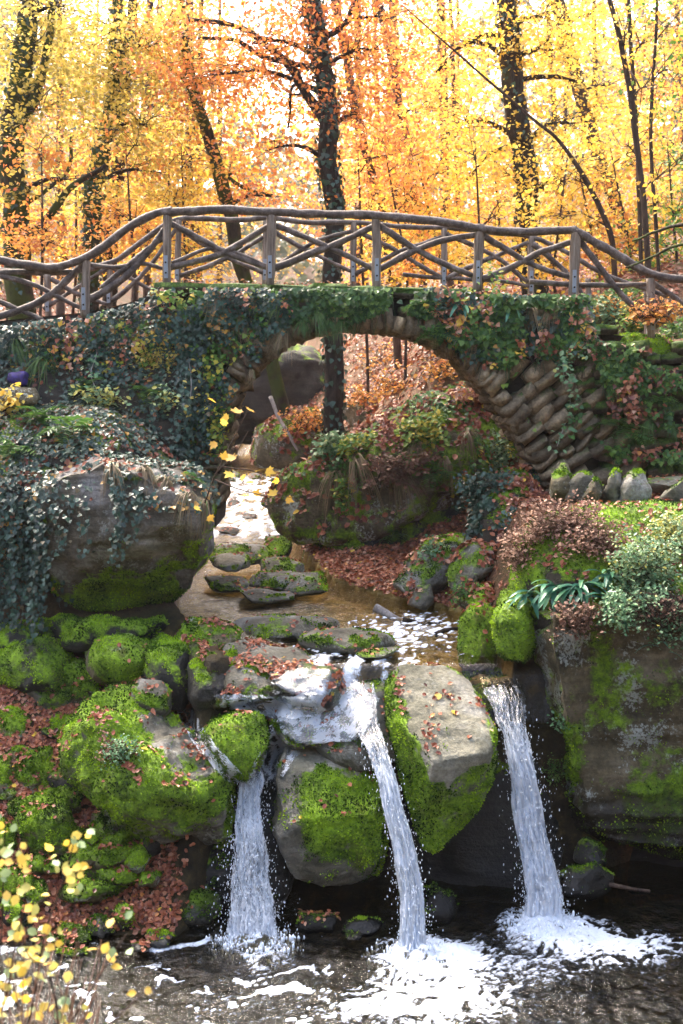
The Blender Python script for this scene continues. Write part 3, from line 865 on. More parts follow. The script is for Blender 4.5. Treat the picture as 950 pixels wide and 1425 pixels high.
# stones on the left shore
for k, (cx, cy, rx, ry, Y, mo, lab) in enumerate([
        (60, 1148, 46, 52, 10.0, .60, 'squarish bright moss stone beside the leaf covered steps'),
        (52, 1078, 30, 36, 10.45, .62, 'tall moss stone standing above the squarish one'),
        (18, 1018, 26, 34, 10.8, .58, 'mossy stone ringed by yellow leaves'),
        (2, 1078, 20, 34, 10.4, .60, 'half hidden moss stone with yellow leaves against it'),
        (-4, 1168, 26, 34, 9.9, .55, 'mossy stone beside the squarish bright moss stone'),
        (66, 972, 46, 22, 11.1, .45, 'flat brown ledge stone above the leaf gully'),
        (30, 1220, 42, 22, 9.75, .30, 'grey flat stone with fallen leaves on it'),
        (122, 1168, 22, 14, 10.0, .60, 'small round moss tuft stone beside the leaves'),
        (132, 1212, 46, 14, 9.85, .55, 'long mossy step stone, upper of two'),
        (125, 1242, 60, 15, 9.65, .55, 'long mossy step stone, lower of two'),
        (173, 1212, 17, 25, 9.75, .80, 'upright bright moss covered stone like a cushion'),
        (190, 1190, 26, 20, 9.95, .60, 'dark mossy stone behind the moss cushion stone'),
        (162, 1262, 13, 12, 9.55, .55, 'little moss stone below the moss cushion stone'),
        (174, 1284, 16, 14, 9.4, .60, 'round green stone amid the fallen leaves'),
        (262, 1262, 42, 32, 9.65, .45, 'dark boulder with a mossy crown at the pool edge'),
        (212, 1268, 26, 22, 9.6, .50, 'mossy boulder leaning on the dark pool edge boulder'),
        (218, 1306, 24, 11, 9.2, .35, 'smooth wet pebble like stone at the waterline'),
        (102, 1302, 24, 16, 9.25, .75, 'low moss mound at the waterline'),
        (62, 1312, 16, 13, 9.2, .70, 'tiny moss mound at the waterline'),
        (30, 1282, 26, 18, 9.4, .35, 'grey stone behind the yellow leaved twigs'),
        (135, 1290, 24, 16, 9.35, .30, 'grey rounded stone beside the low moss mound'),
        (98, 1328, 30, 8, 9.05, .35, 'flat stone slab half under water'),
        (198, 1318, 16, 7, 9.05, .15, 'small pale stone ringed by foam'),
        (88, 1108, 12, 12, 10.3, .50, 'pebble sized mossy stone in the leaf gully')]):
    boulder('sh%d' % k, lab, ell(cx, cy, rx, ry, 20 + k), Y + max(Y - 9.3, 0) * .09, .3 if ry > 25 else .15, max(rx, ry) * Y / FPX * .8, mo, 'grey' if mo < .5 else 'brown', 4 if rx < 40 else 5, .07, 3.0,
            wetz=.06, name='stone', cat='stone', mossup=.35, mossdens=1.6)

r7 = np.random.default_rng(77)
for k in range(60):
    cx, cy = r7.uniform(-20, 215), r7.uniform(930, 1275)
    if cx > 110 and cy < 1150: cx -= 100
    Y = float(np.interp(cy, [950, 1050, 1200, 1300], [11.4, 10.68, 9.76, 9.2])) + .03
    boulder('fill%d' % k, 'small mossy stone half sunk in the leafy shore', ell(cx, cy, r7.uniform(12, 32), r7.uniform(10, 24), 200 + k), Y, .2, .16, r7.uniform(.3, .7), 'brown' if k % 3 else 'dark', 3 if k % 2 else 4, .07, 3.0,
            name='stone', cat='stone', group='small stones of the leafy shore', mossup=.35, mossdens=1.6)
# stones in and along the stream
for k, (cx, cy, rx, ry, Y, mo, mt, lab) in enumerate([
        (402, 874, 82, 18, 12.0, .30, 'grey', 'long flat mossy slab in the golden pool'),
        (482, 894, 62, 20, 11.3, .30, 'grey', 'flat leaf dotted slab beside the golden pool'),
        (530, 908, 34, 9, 11.0, .55, 'grey', 'low dark mossy slab lapped by the stream'),
        (340, 770, 44, 14, 15.2, .40, 'grey', 'wide mossy stepping stone under the arch'),
        (322, 782, 30, 14, 14.8, .25, 'grey', 'smooth grey stone dipping into the stream'),
        (385, 762, 22, 16, 15.6, .50, 'dark', 'dark green stone under the lip of the leafy boulder'),
        (392, 790, 36, 14, 14.5, .25, 'grey', 'pale flat stone with red leaves at its side'),
        (385, 808, 42, 14, 13.9, .35, 'grey', 'pair topping mossy flat stone by the leaf beach'),
        (425, 812, 34, 18, 13.7, .35, 'grey', 'low hump of grey stone at the edge of the leaf beach'),
        (312, 812, 34, 12, 13.9, .30, 'grey', 'flat stone under the overhanging boulder edge'),
        (360, 830, 50, 9, 13.3, .18, 'grey', 'water lapped shelf of pale stone'),
        (325, 700, 9, 5, 21.5, .1, 'dark', 'small dark stone in the white riffle'),
        (345, 718, 12, 4, 20.0, .1, 'dark', 'flat dark stone breaking the white riffle'),
        (318, 738, 14, 5, 18.3, .1, 'dark', 'dark wet stone at the foot of the riffle'),
        (312, 662, 22, 9, 25.5, .4, 'grey', 'mossy stone at the head of the riffle'),
        (350, 664, 16, 6, 25.5, .4, 'grey', 'grey stone among leaves at the head of the riffle'),
        (372, 700, 10, 8, 20.0, .3, 'dark', 'stone against the leafy boulder by the riffle')]):
    boulder('st%d' % k, lab, ell(cx, cy, rx, ry, 60 + k), Y, .45, rx * Y / FPX * .75, mo, mt, 5 if rx > 30 else 4, .035, 2.5, wetz=float(zwater(Y)) - .18,
            name='stream_stone', cat='stone', mossdens=.7, flat=.3, cuts=2)

# far bank under the arch
boulder('leafy', 'large undercut boulder crowned with bushes and fallen leaves beneath the arch',
        [(368, 715), (380, 685), (400, 655), (440, 628), (490, 606), (540, 585), (600, 558), (655, 541), (700, 552), (725, 610), (700, 670), (660, 690), (625, 705), (590, 728), (540, 745), (470, 752), (410, 752), (384, 742)],
        16.2, .8, 1.0, .50, 'brown', 6, .06, 2.5, strata=.03, mossup=.12)
boulder('leafybase', 'dark green undercut base of the leafy boulder', [(378, 735), (450, 720), (560, 705), (640, 690), (690, 715), (650, 775), (560, 795), (470, 804), (404, 798)], 16.1, .2, .6, .52, 'dark', 5, .05, 2.6, strata=.03, mossup=.0)  # dark material paints in the deep shade under the boulder
for k, (ol, Y, ti, th, mo, mt, lab) in enumerate([
        ([(548, 815), (572, 775), (600, 745), (632, 730), (655, 735), (650, 770), (625, 812), (590, 838), (556, 836)], 13.4, .8, .35, .15, 'grey', 'smooth grey slab sloping into the leaf beach'),
        ([(566, 842), (580, 815), (600, 812), (604, 840), (590, 850)], 12.8, .2, .14, .1, 'grey', 'small pointed grey stone at the leaf beach edge'),
        ([(622, 800), (636, 768), (664, 752), (692, 762), (694, 800), (668, 822), (630, 825)], 12.7, .5, .35, .42, 'grey', 'mossy topped rock below the dry brown bush'),
        ([(628, 832), (650, 815), (685, 812), (700, 835), (690, 856), (640, 852)], 12.2, .3, .3, .45, 'brown', 'leaf littered mossy stone above the green block'),
        ([(638, 925), (640, 865), (648, 846), (672, 840), (690, 848), (694, 890), (690, 935), (655, 938)], 11.2, .15, .3, .72, 'brown', 'upright bright green mossy block at the head of the tall fall'),
        ([(640, 740), (660, 700), (700, 655), (735, 650), (765, 690), (750, 760), (700, 790), (660, 780)], 13.3, .8, .45, .25, 'earth', 'leaf covered earthy hump at the foot of the arch'),
        ([(470, 545), (520, 575), (560, 560), (600, 530), (640, 520), (690, 540), (690, 590), (560, 620), (470, 620)], 20.5, 2.5, 1.0, .25, 'brown', 'leaf covered rock slope behind the leafy boulder')]):
    boulder('bk%d' % k, lab, ol, Y, ti, th, mo, mt, 5, .045, 2.6, name='rock', cat='rock', mossdens=.6)

boulder('cliff', 'shadowed grey cliff beyond the stream seen through the arch', [(290, 520), (350, 490), (420, 478), (470, 490), (488, 560), (470, 605), (400, 618), (320, 622), (280, 600)], 29.5, .4, 1.2, .2, 'dark', 5, .10, 3, mossup=.3, name='cliff', cat='cliff', strata=.15, mossdens=0)  # shadow is put into the colour by the dark rock material
boulder('rootrock', 'leaf strewn rock at the foot of the mossy leaning tree', [(330, 615), (352, 592), (392, 572), (440, 570), (462, 610), (440, 650), (385, 655), (340, 648)], 19.8, .5, .6, .35, 'brown', 5, .08, 2.5, name='rock', cat='rock', mossdens=.4)
# row of upright stones along the path, each a thing
for k, (ol, Y, lab) in enumerate([
        ([(764, 700), (766, 662), (775, 650), (778, 634), (790, 635), (793, 655), (800, 670), (800, 702)], 11.7, 'tall dark notched stone at the arch end of the upright row'),
        ([(782, 705), (795, 668), (812, 650), (826, 653), (832, 668), (822, 705)], 11.6, 'broad mossy upright stone next to the notched one'),
        ([(804, 708), (816, 680), (830, 662), (837, 664), (838, 690), (828, 710)], 11.45, 'narrow leaning upright stone with a rusty face'),
        ([(830, 706), (846, 668), (856, 651), (864, 657), (866, 680), (858, 706)], 11.55, 'pointed upright stone like a tooth'),
        ([(860, 705), (864, 664), (880, 653), (900, 656), (907, 668), (905, 712), (880, 715)], 11.45, 'wide blunt upright stone with a pale face'),
        ([(906, 712), (922, 688), (950, 664), (985, 668), (990, 720), (930, 722)], 11.3, 'pale slanting stone ending the upright row beside the path')]):
    boulder('up%d' % k, lab, ol, Y, .05, .16, .20, 'grey' if k not in (0, 2) else 'brown', 4, .06, 3, name='upright_stone', cat='stone', group='row of upright stones', mossdens=.4, cuts=6)
boulder('pathslab', 'flat stone step of the path beyond the upright stones', [(890, 672), (905, 664), (960, 662), (1050, 664), (1050, 688), (905, 690)], 12.6, .6, .35, .05, 'grey', 4, .03, 4, name='step', cat='step', mossdens=0)

# ------------------------------------------------------------------ bridge
YF, YR = 13.6, 14.85
bridge = empty('stone_bridge', P(525, 700, YF), 'overgrown rubble stone arch bridge over the stream', 'bridge')
topx = [-200, 0, 120, 190, 215, 232, 300, 400, 520, 640, 690, 800, 815, 840, 905, 1100]
topy = [470, 448, 436, 420, 402, 396, 396, 399, 401, 405, 414, 422, 444, 464, 472, 500]
arcx = [300, 306, 316, 335, 362, 400, 440, 480, 540, 590, 640, 680, 720, 750, 768]
arcy = [720, 640, 580, 535, 502, 474, 460, 455, 457, 470, 500, 545, 605, 660, 720]
cols = np.concatenate([np.linspace(-200, 299, 30), np.linspace(300, 768, 60), np.linspace(769, 1100, 24)])
ct = np.interp(cols, topx, topy)
cb = np.where((cols >= 300) & (cols <= 768), np.interp(cols, arcx, arcy), 735)
def wall_grid(Y, jit):
    rows = []
    for f in np.linspace(0, 1, 9):
        p = P(cols, ct + (cb - ct) * f, YF)
        p[:, 1] = Y
        if jit: p[:, 1] += jit * fbm(p * 3, 3)
        rows.append(p)
    return np.stack(rows)
fr, bk = wall_grid(YF + .06, .06), wall_grid(YR, .05)
nr, nc = fr.shape[:2]
V = np.concatenate([fr.reshape(-1, 3), bk.reshape(-1, 3)])
ii = np.arange(nr * nc).reshape(nr, nc)
o2 = nr * nc
Fq = np.concatenate([
    np.stack([ii[1:, :-1], ii[1:, 1:], ii[:-1, 1:], ii[:-1, :-1]], -1).reshape(-1, 4),
    np.stack([ii[:-1, :-1], ii[:-1, 1:], ii[1:, 1:], ii[1:, :-1]], -1).reshape(-1, 4) + o2,
    np.stack([ii[0, :-1], ii[0, 1:], ii[0, 1:] + o2, ii[0, :-1] + o2], -1),
    np.stack([ii[-1, 1:], ii[-1, :-1], ii[-1, :-1] + o2, ii[-1, 1:] + o2], -1)])
core = build('core', Geo().add(V, Fq, moss=np.full(len(V), .12), wet=np.zeros(len(V))), MAT['earth'], bridge, smooth=False)
BRIDGE_V, BRIDGE_F = V, Fq

# cheap rounded stone variants that all copies share
def stone_variant(seed, rnd=.3):
    r = np.random.default_rng(seed)
    bm = bmesh.new()
    bmesh.ops.create_cube(bm, size=2)
    bmesh.ops.subdivide_edges(bm, edges=bm.edges[:], cuts=1, use_grid_fill=True)
    bmesh.ops.triangulate(bm, faces=bm.faces[:])
    V = np.array([v.co[:] for v in bm.verts])
    F = np.array([[v.index for v in f.verts] for f in bm.faces])
    bm.free()
    L = np.linalg.norm(V, axis=1, keepdims=True)
    V = V / L * (L * (1 - rnd) + rnd * 1.22)
    V = V * (1 + .09 * r.normal(size=V.shape))
    return V, F
SV = [stone_variant(k, .22 + .12 * (k % 3)) for k in range(8)]
SM = {}
for mk in ('stone', 'mossy_stone'):
    SM[mk] = [mesh_from('stone_shape', v, [f], {}, MAT[mk], True) for k, (v, f) in enumerate(SV)]
def put_stone(name, c, sx, sy, sz, rot, mk, parent):
    o = bpy.data.objects.new(name, random.choice(SM[mk]))
    o.location = np.array(c) - wpos(parent)
    o.scale = (sx, sy, sz)
    o.rotation_euler = (random.uniform(-.12, .12), -rot, random.uniform(-.15, .15))
    return link(o, parent)
PXM = YF / FPX * 1.0
# voussoirs: long stones fanned around the right haunch, 3 ragged rings
arc = np.stack([arcx, arcy], -1).astype(float)
seg = np.concatenate([[0], np.cumsum(np.linalg.norm(np.diff(arc, axis=0), axis=1))])
def arc_at(s):
    p = np.array([np.interp(s, seg, arc[:, 0]), np.interp(s, seg, arc[:, 1])])
    q = np.array([np.interp(s + 12, seg, arc[:, 0]), np.interp(s + 12, seg, arc[:, 1])])
    r_ = np.array([np.interp(s - 12, seg, arc[:, 0]), np.interp(s - 12, seg, arc[:, 1])])
    t = q - r_
    t /= np.linalg.norm(t)
    return p, t, np.array([t[1], -t[0]])
s = 20.0
while s < seg[-1] - 8:
    p, t, nrm = arc_at(s)
    right = p[0] > 575
    crown = 400 < p[0] <= 575
    w = random.uniform(11, 19) if not crown else random.uniform(14, 20)
    off = 0
    room = p[1] - np.interp(p[0], topx, topy) - 22
    for ring in range(4 if right else (1 if crown else 2)):
        ln = random.uniform(24, 46) if right else (random.uniform(22, 34) if crown else random.uniform(26, 44))
        if off + ln > room and ring: break
        c = p + nrm * (off + ln / 2 - 4) + t * random.uniform(-2, 2)
        ry = math.atan2(-nrm[1], nrm[0]) + random.uniform(-.12, .12) + (.2 if right else 0)
        for dep in ((YF - .02 - .05 * random.random(),) if ring else (YF - .03 - .06 * random.random(), YF + .42, YF + .82, YR - .2)):
            if ring and random.random() < .08: continue
            put_stone('voussoir', P(c[0], c[1], YF) + np.array([0, dep - YF, 0]), ln / 2 * PXM * .98, .2 if dep < YF + .1 else .22, w / 2 * PXM * random.uniform(.8, 1.2), ry + random.uniform(-.12, .12), 'stone', bridge)
        off += ln * .92
    s += w * .93
# coursed rubble on the right abutment and scattered facing stones elsewhere
def courses(x0f, x1f, y0, y1, hh, ww, mk, name, parent, skip=lambda x, y: False, Y=YF):
    y = y0
    while y < y1:
        h = random.uniform(*hh)
        x = x0f(y) + random.uniform(0, 12)
        while x < x1f(y):
            w = random.uniform(*ww)
            if not skip(x + w / 2, y + h / 2):
                c = P(x + w / 2, y + h / 2 + random.uniform(-2, 2), Y)
                put_stone(name, c + np.array([0, random.uniform(-.08, .0), 0]), w / 2 * PXM * 1.0, .17, h / 2 * PXM * random.uniform(.85, 1.12), random.uniform(-.16, .16), mk, parent)
            x += w * .99
        y += h * .97
courses(lambda y: max(np.interp(y, arcy[9:], arcx[9:]) + 88, 765), lambda y: 1060, 476, 700, (14, 28), (18, 42), 'mossy_stone', 'stone', bridge, skip=lambda x, y: random.random() < .1)
courses(lambda y: 640, lambda y: 800, 424, 462, (14, 20), (24, 40), 'mossy_stone', 'stone', bridge, skip=lambda x, y: y > 440 + .0 * x)
def under_arch(x, y):
    return y > np.interp(x, arcx, arcy) - 26 if 300 < x < 768 else False
courses(lambda y: 222, lambda y: 640, 412, 470, (13, 20), (20, 42), 'mossy_stone', 'stone', bridge, skip=lambda x, y: under_arch(x, y) or random.random() < .25)
courses(lambda y: 250, lambda y: 350, 470, 600, (14, 22), (22, 44), 'mossy_stone', 'stone', bridge, skip=lambda x, y: under_arch(x, y) or random.random() < .35)
# parapet cap stones, front and rear edge
x = 214
while x < 800:
    w = random.uniform(42, 76)
    yt = np.interp(x + w / 2, topx, topy)
    c = P(x + w / 2, yt + 4, YF)
    put_stone('cap_stone', c + np.array([0, .10, 0]), w / 2 * PXM * .99, .22, .06, -.02 if x < 640 else -.03, 'mossy_stone', bridge)
    put_stone('cap_stone', c + np.array([0, YR - YF - .12, 0]), w / 2 * PXM * .99, .22, .08, 0, 'mossy_stone', bridge)
    x += w
# deck slab between the cap stones
g = Geo()
dc = np.linspace(-200, 1100, 60)
a = P(dc, np.interp(dc, topx, topy), YF); a[:, 1] = YF + .12; a[:, 2] += .02
b = a.copy(); b[:, 1] = YR - .1
n = len(dc)
g.add(np.concatenate([a, b]), np.stack([np.arange(n - 1), np.arange(1, n), n + np.arange(1, n), n + np.arange(n - 1)], -1), bed=np.zeros(2 * n), dark=np.zeros(2 * n))
build('deck', g, MAT['ground'], bridge)

# fallback right retaining wall continues behind; purple blue patch, shaped as a small stone, in the niche
boulder('wallcap', 'mossy cushion topped wall end above the fern pockets', [(815, 486), (825, 470), (870, 464), (930, 468), (950, 480), (1010, 486), (1010, 502), (900, 500), (822, 502)], 13.75, .2, .35, .62, 'brown', 5, .05, 2.6, name='wall_coping', cat='wall', mossup=.4)
boulder('purple', 'small purple blue patch tucked into the ivy bank', [(8, 532), (12, 519), (34, 516), (40, 520), (38, 536), (20, 540)], 13.1, .05, .12, 0, 'purple', 3, .03, 3, name='purple_patch', cat='stone', mossdens=0)
boulder('nichestone', 'brown stone peeking out under the purple blue patch', [(-10, 552), (10, 538), (50, 540), (56, 560), (20, 568), (-10, 566)], 12.9, .05, .15, 0, 'brown', 3, .05, 3, name='stone', cat='stone', mossdens=0)

# ------------------------------------------------------------------ rustic railings
def branch(name, pts, Y, w, parent, mat='wood', seg_=10, taper=.8, jit=.012):
    p = np.array([P(q[0], q[1], Y + (q[2] if len(q) > 2 else 0)) for q in pts])
    n = max(14, int(len(pts) * 8))
    path = smooth_path(p, n)
    path = path + jit * np.stack([fbm(path * 2.3 + k * 9, 3) for k in range(3)], -1)
    r = w * .5 * Y / FPX * np.linspace(1, taper, n) * (1 + .16 * fbm(path * 5, 3))
    g = Geo()
    tube(g, path, r, seg_, .03)
    return build(name, g, MAT[mat], parent)
def post(x, y0, y1, w, Y, parent, lean=0):
    p = np.array([P(x, y1 + 8, Y), P(x + lean * .5, (y0 + y1) / 2, Y), P(x + lean, y0, Y)])
    path = smooth_path(p, 14)
    path = path + .008 * np.stack([fbm(path * 4 + k * 9, 2) for k in range(3)], -1)
    g = Geo()
    tube(g, path, w * .5 * Y / FPX * (1 + .12 * fbm(path * 6, 2)), 10, .04)
    o = build('post', g, MAT['post'], parent)
    # steel strap with two bolts at the foot
    base = P(x, y1, Y) + np.array([0, -w * .5 * Y / FPX - .012, 0])
    g = Geo()
    hgt, hw = .26, .022
    bx = np.array([[sx * hw, sy * .006, z] for z in (0, hgt) for sy in (-1, 1) for sx in (-1, 1)]) + base + np.array([.0, 0, .02])
    fq = np.array([[0, 1, 5, 4], [2, 6, 7, 3], [0, 4, 6, 2], [1, 3, 7, 5], [4, 5, 7, 6], [0, 2, 3, 1]])
    g.add(bx, fq)
    br = build('bracket', g, MAT['steel'], o, smooth=False)
    for dz in (.08, .20):
        g = Geo()
        c = base + np.array([0, -.012, dz])
        v, f = ico(1)
        g.add(c + v * np.array([.013, .008, .013]), f)
        build('bolt', g, MAT['bark'], br)
    return o
rf = empty('wooden_railing', P(525, 400, YF + .05), 'rustic branch railing along the waterfall side of the bridge', 'railing', 'rustic bridge railings')
Y1, Y2 = YF + .02, YR - .05
for x, y0, y1, w, ln in ((118, 354, 434, 12, 2), (232, 297, 390, 12, 1), (376, 298, 390, 13, 2), (524, 303, 394, 13, -1), (664, 312, 397, 13, 3), (797, 320, 410, 14, 4), (906, 388, 462, 12, -1), (1010, 410, 490, 12, 0), (-40, 365, 450, 12, 0)):
    post(x, y0, y1, w, Y1, rf, ln)
branch('top_rail', [(-80, 352), (0, 362), (60, 372), (95, 367), (130, 352), (170, 322), (200, 305), (225, 295), (240, 293)], Y1 - .02, 12, rf, taper=.9)
branch('top_rail', [(228, 296), (265, 294), (310, 292), (376, 295), (450, 297), (530, 300), (600, 307), (660, 317), (720, 323), (765, 321), (802, 320)], Y1 - .02, 12, rf, taper=.95)
branch('top_rail', [(796, 319), (830, 337), (870, 362), (905, 380), (950, 389), (1050, 400)], Y1 - .02, 12, rf, taper=.9)
for pts, w in (([(-60, 452), (0, 440), (40, 427), (70, 410), (95, 388), (118, 366)], 11), ([(-50, 372), (0, 384), (50, 398), (112, 428)], 8), ([(0, 379), (50, 378), (112, 378)], 8),
               ([(118, 420), (150, 402), (178, 382), (205, 350), (228, 318)], 11), ([(126, 369), (165, 371), (195, 367), (230, 374)], 7), ([(142, 400), (175, 372), (205, 345), (230, 328)], 8),
               ([(236, 310), (280, 332), (318, 352), (372, 374)], 9), ([(236, 372), (290, 358), (330, 342), (374, 314)], 10), ([(240, 366), (290, 345), (330, 352), (372, 372)], 6),
               ([(380, 374), (420, 358), (470, 338), (522, 314)], 11), ([(382, 314), (420, 328), (470, 350), (522, 376)], 9),
               ([(528, 314), (560, 335), (600, 358), (660, 384)], 10), ([(528, 374), (570, 352), (610, 336), (662, 327)], 10),
               ([(668, 326), (700, 345), (740, 368), (795, 386)], 9), ([(668, 388), (710, 372), (750, 352), (796, 336)], 10),
               ([(802, 328), (830, 366), (860, 405), (903, 450)], 9), ([(736, 392), (798, 396), (850, 397), (903, 395)], 8), ([(908, 392), (950, 424), (1005, 470)], 8), ([(908, 456), (950, 432), (1005, 405)], 9),
               ([(-40, 400), (0, 420), (60, 446)], 8)):
    branch('cross_rail', pts, Y1 + .03, w, rf)
rr = empty('wooden_railing', P(525, 400, YR - .05), 'rustic branch railing along the upstream side of the bridge', 'railing', 'rustic bridge railings')
for x, y0, y1, w in ((67, 382, 436, 9), (152, 366, 424, 8), (247, 306, 392, 9), (369, 308, 392, 10), (491, 310, 394, 9), (617, 318, 400, 9), (738, 328, 408, 9), (818, 388, 440, 8), (900, 405, 470, 8), (-20, 380, 445, 9)):
    post(x, y0, y1, w, Y2, rr, random.uniform(-2, 2))
branch('top_rail', [(-60, 372), (60, 380), (110, 376), (160, 362), (205, 330), (240, 308), (275, 303), (330, 307), (375, 304), (430, 310), (490, 309), (560, 316), (617, 317), (690, 324), (740, 330), (790, 352), (850, 385), (930, 412)], Y2, 8, rr)
for pts, w in (([(60, 430), (100, 405), (150, 372)], 6), ([(70, 388), (110, 410), (150, 424)], 7), ([(155, 420), (200, 380), (245, 318)], 7), ([(155, 372), (200, 398), (243, 420)], 6),
               ([(250, 318), (300, 350), (366, 380)], 7), ([(250, 384), (310, 362), (366, 330)], 7), ([(372, 318), (430, 350), (488, 378)], 7), ([(372, 380), (430, 340), (488, 322)], 7),
               ([(494, 320), (550, 348), (614, 386)], 7), ([(494, 382), (550, 352), (614, 330)], 7), ([(620, 326), (680, 352), (735, 392)], 7), ([(620, 388), (680, 360), (735, 338)], 7),
               ([(741, 340), (780, 372), (816, 420)], 8), ([(560, 382), (610, 386), (700, 392), (736, 398)], 6)):
    branch('cross_rail', pts, Y2 - .03, w, rr)

# ------------------------------------------------------------------ falls
def fall(label, pts, seed, layers=3, drops=900, name='waterfall'):
    """pts: (px, py, Y, width px, whiteness)"""
    a = np.array(pts, float)
    c3 = P(a[:, 0], a[:, 1], a[:, 2])
    base = c3[-1]
    root = empty(name, base, label, 'waterfall')
    nv, nu = 150, 30
    path = smooth_path(c3, nv)
    tt = np.linspace(0, len(a) - 1, nv)
    wid = np.interp(tt, np.arange(len(a)), a[:, 3] * a[:, 2] / FPX)
    whi = np.interp(tt, np.arange(len(a)), a[:, 4])
    L = np.concatenate([[0], np.cumsum(np.linalg.norm(np.diff(path, axis=0), axis=1))])
    for ly in range(min(layers, 2)):
        u = np.linspace(-1, 1, nu)
        wv = wid * (.88 - .08 * ly)
        X = path[:, None] + np.zeros((1, nu, 1))
        X = X.copy()
        wob = .10 * wid * fbm(np.stack([L * 1.7, L * 0 + seed, L * 0 + ly], -1), 3)
        X[..., 0] += u[None] * wv[:, None] * .5 + wob[:, None]
        X[..., 1] += -.16 * wv[:, None] * (1 - u[None] ** 2) - .035 * ly * whi[:, None] + .02
        q = np.stack([u[None] * 2.2 + 0 * L[:, None], L[:, None] * 1.5 + 0 * u[None], np.full((nv, nu), seed + ly * 3.7)], -1)
        am = (.02 + .04 * whi)[:, None]
        X[..., 1] += am * fbm(q * np.array([4.5, 3, 1]), 4)
        X[..., 2] += am * .4 * fbm(q * np.array([3, 1.4, 1]) + 8, 3)
        ii = np.arange(nv * nu).reshape(nv, nu)
        F = np.stack([ii[:-1, :-1], ii[1:, :-1], ii[1:, 1:], ii[:-1, 1:]], -1).reshape(-1, 4)
        W2 = np.repeat(whi[:, None], nu, 1) * .7 + .14 - .06 * ly
        ed = np.clip((1 - np.abs(u))[None] * 2.6 + 0 * L[:, None], 0, 1.3)
        ed = np.minimum(ed, np.minimum(L[:, None] * 3 + .05, 1.3)) + .18
        g = Geo().add(X.reshape(-1, 3), F, fu=(u[None] * wid[:, None]).ravel() * 2.0, fv=np.repeat(L, nu) * 1.7, fs=np.full(nv * nu, seed * 3.1 + ly * 5.3), white=W2.ravel(), edge=ed.ravel())
        build('water_sheet', g, MAT['fall'], root)
    if drops:
        v, f = ico(1)
        drops = drops * 2
        k = RNG.beta(2.2, 1.1, drops)
        i = (k * (nv - 1)).astype(int)
        i = np.where(whi[i] > .45, i, nv - 1 - (RNG.random(drops) * 30).astype(int))
        c = path[i] + np.stack([wid[i] * .30 * RNG.normal(size=drops), -.12 * wid[i] + .10 * RNG.normal(size=drops), .05 * RNG.normal(size=drops)], -1)
        nb = drops // 4
        big = np.zeros(drops); big[:nb // 2] = 1
        ang = RNG.random(nb) * 2 * math.pi
        rad = .22 * np.sqrt(RNG.random(nb)) * (1 + .6 * RNG.random(nb))
        c[:nb] = base + np.stack([rad * np.cos(ang) * 1.3, rad * np.sin(ang) - .05, np.abs(.09 * RNG.normal(size=nb)) * np.exp(-rad / .25)], -1)
        r = (.0018 + .0038 * RNG.random(drops) ** 2) * (1 + 1.6 * big)
        V = (c[:, None] + v[None] * r[:, None, None] * np.array([1, 1, 2.6])).reshape(-1, 3)
        F = (f[None] + (np.arange(drops) * len(v))[:, None, None]).reshape(-1, 3)
        o = build('spray', Geo().add(V, F), MAT['drop'], root)
        o['kind'] = 'stuff'
    return root
fall('splashing broken waterfall beside the long moss covered boulder', [(352, 1062, 10.05, 26, .35), (350, 1088, 9.95, 44, .62), (347, 1120, 9.85, 42, .62), (346, 1160, 9.66, 50, .58), (348, 1210, 9.5, 66, .54), (352, 1260, 9.34, 78, .58), (356, 1314, 9.18, 92, .72)], 3, 4, 1700)
fall('narrow twisting waterfall sliding off the wedge boulder', [(492, 948, 10.5, 74, .36), (500, 975, 10.3, 66, .40), (510, 1010, 10.02, 46, .42), (522, 1045, 9.75, 36, .5), (537, 1085, 9.55, 34, .7), (553, 1140, 9.38, 38, .76), (565, 1200, 9.24, 42, .76), (573, 1262, 9.12, 44, .76), (577, 1330, 8.98, 52, .86)], 11, 3, 1000)
fall('tall straight waterfall beside the massive sandstone block', [(690, 938, 10.7, 66, .33), (700, 962, 10.5, 72, .40), (708, 990, 10.3, 58, .42), (716, 1022, 10.1, 42, .55), (724, 1060, 9.95, 44, .74), (735, 1120, 9.83, 50, .74), (744, 1180, 9.71, 56, .72), (752, 1235, 9.6, 64, .74), (757, 1290, 9.47, 76, .86)], 23, 3, 1300)
bpy.context.view_layer.update()
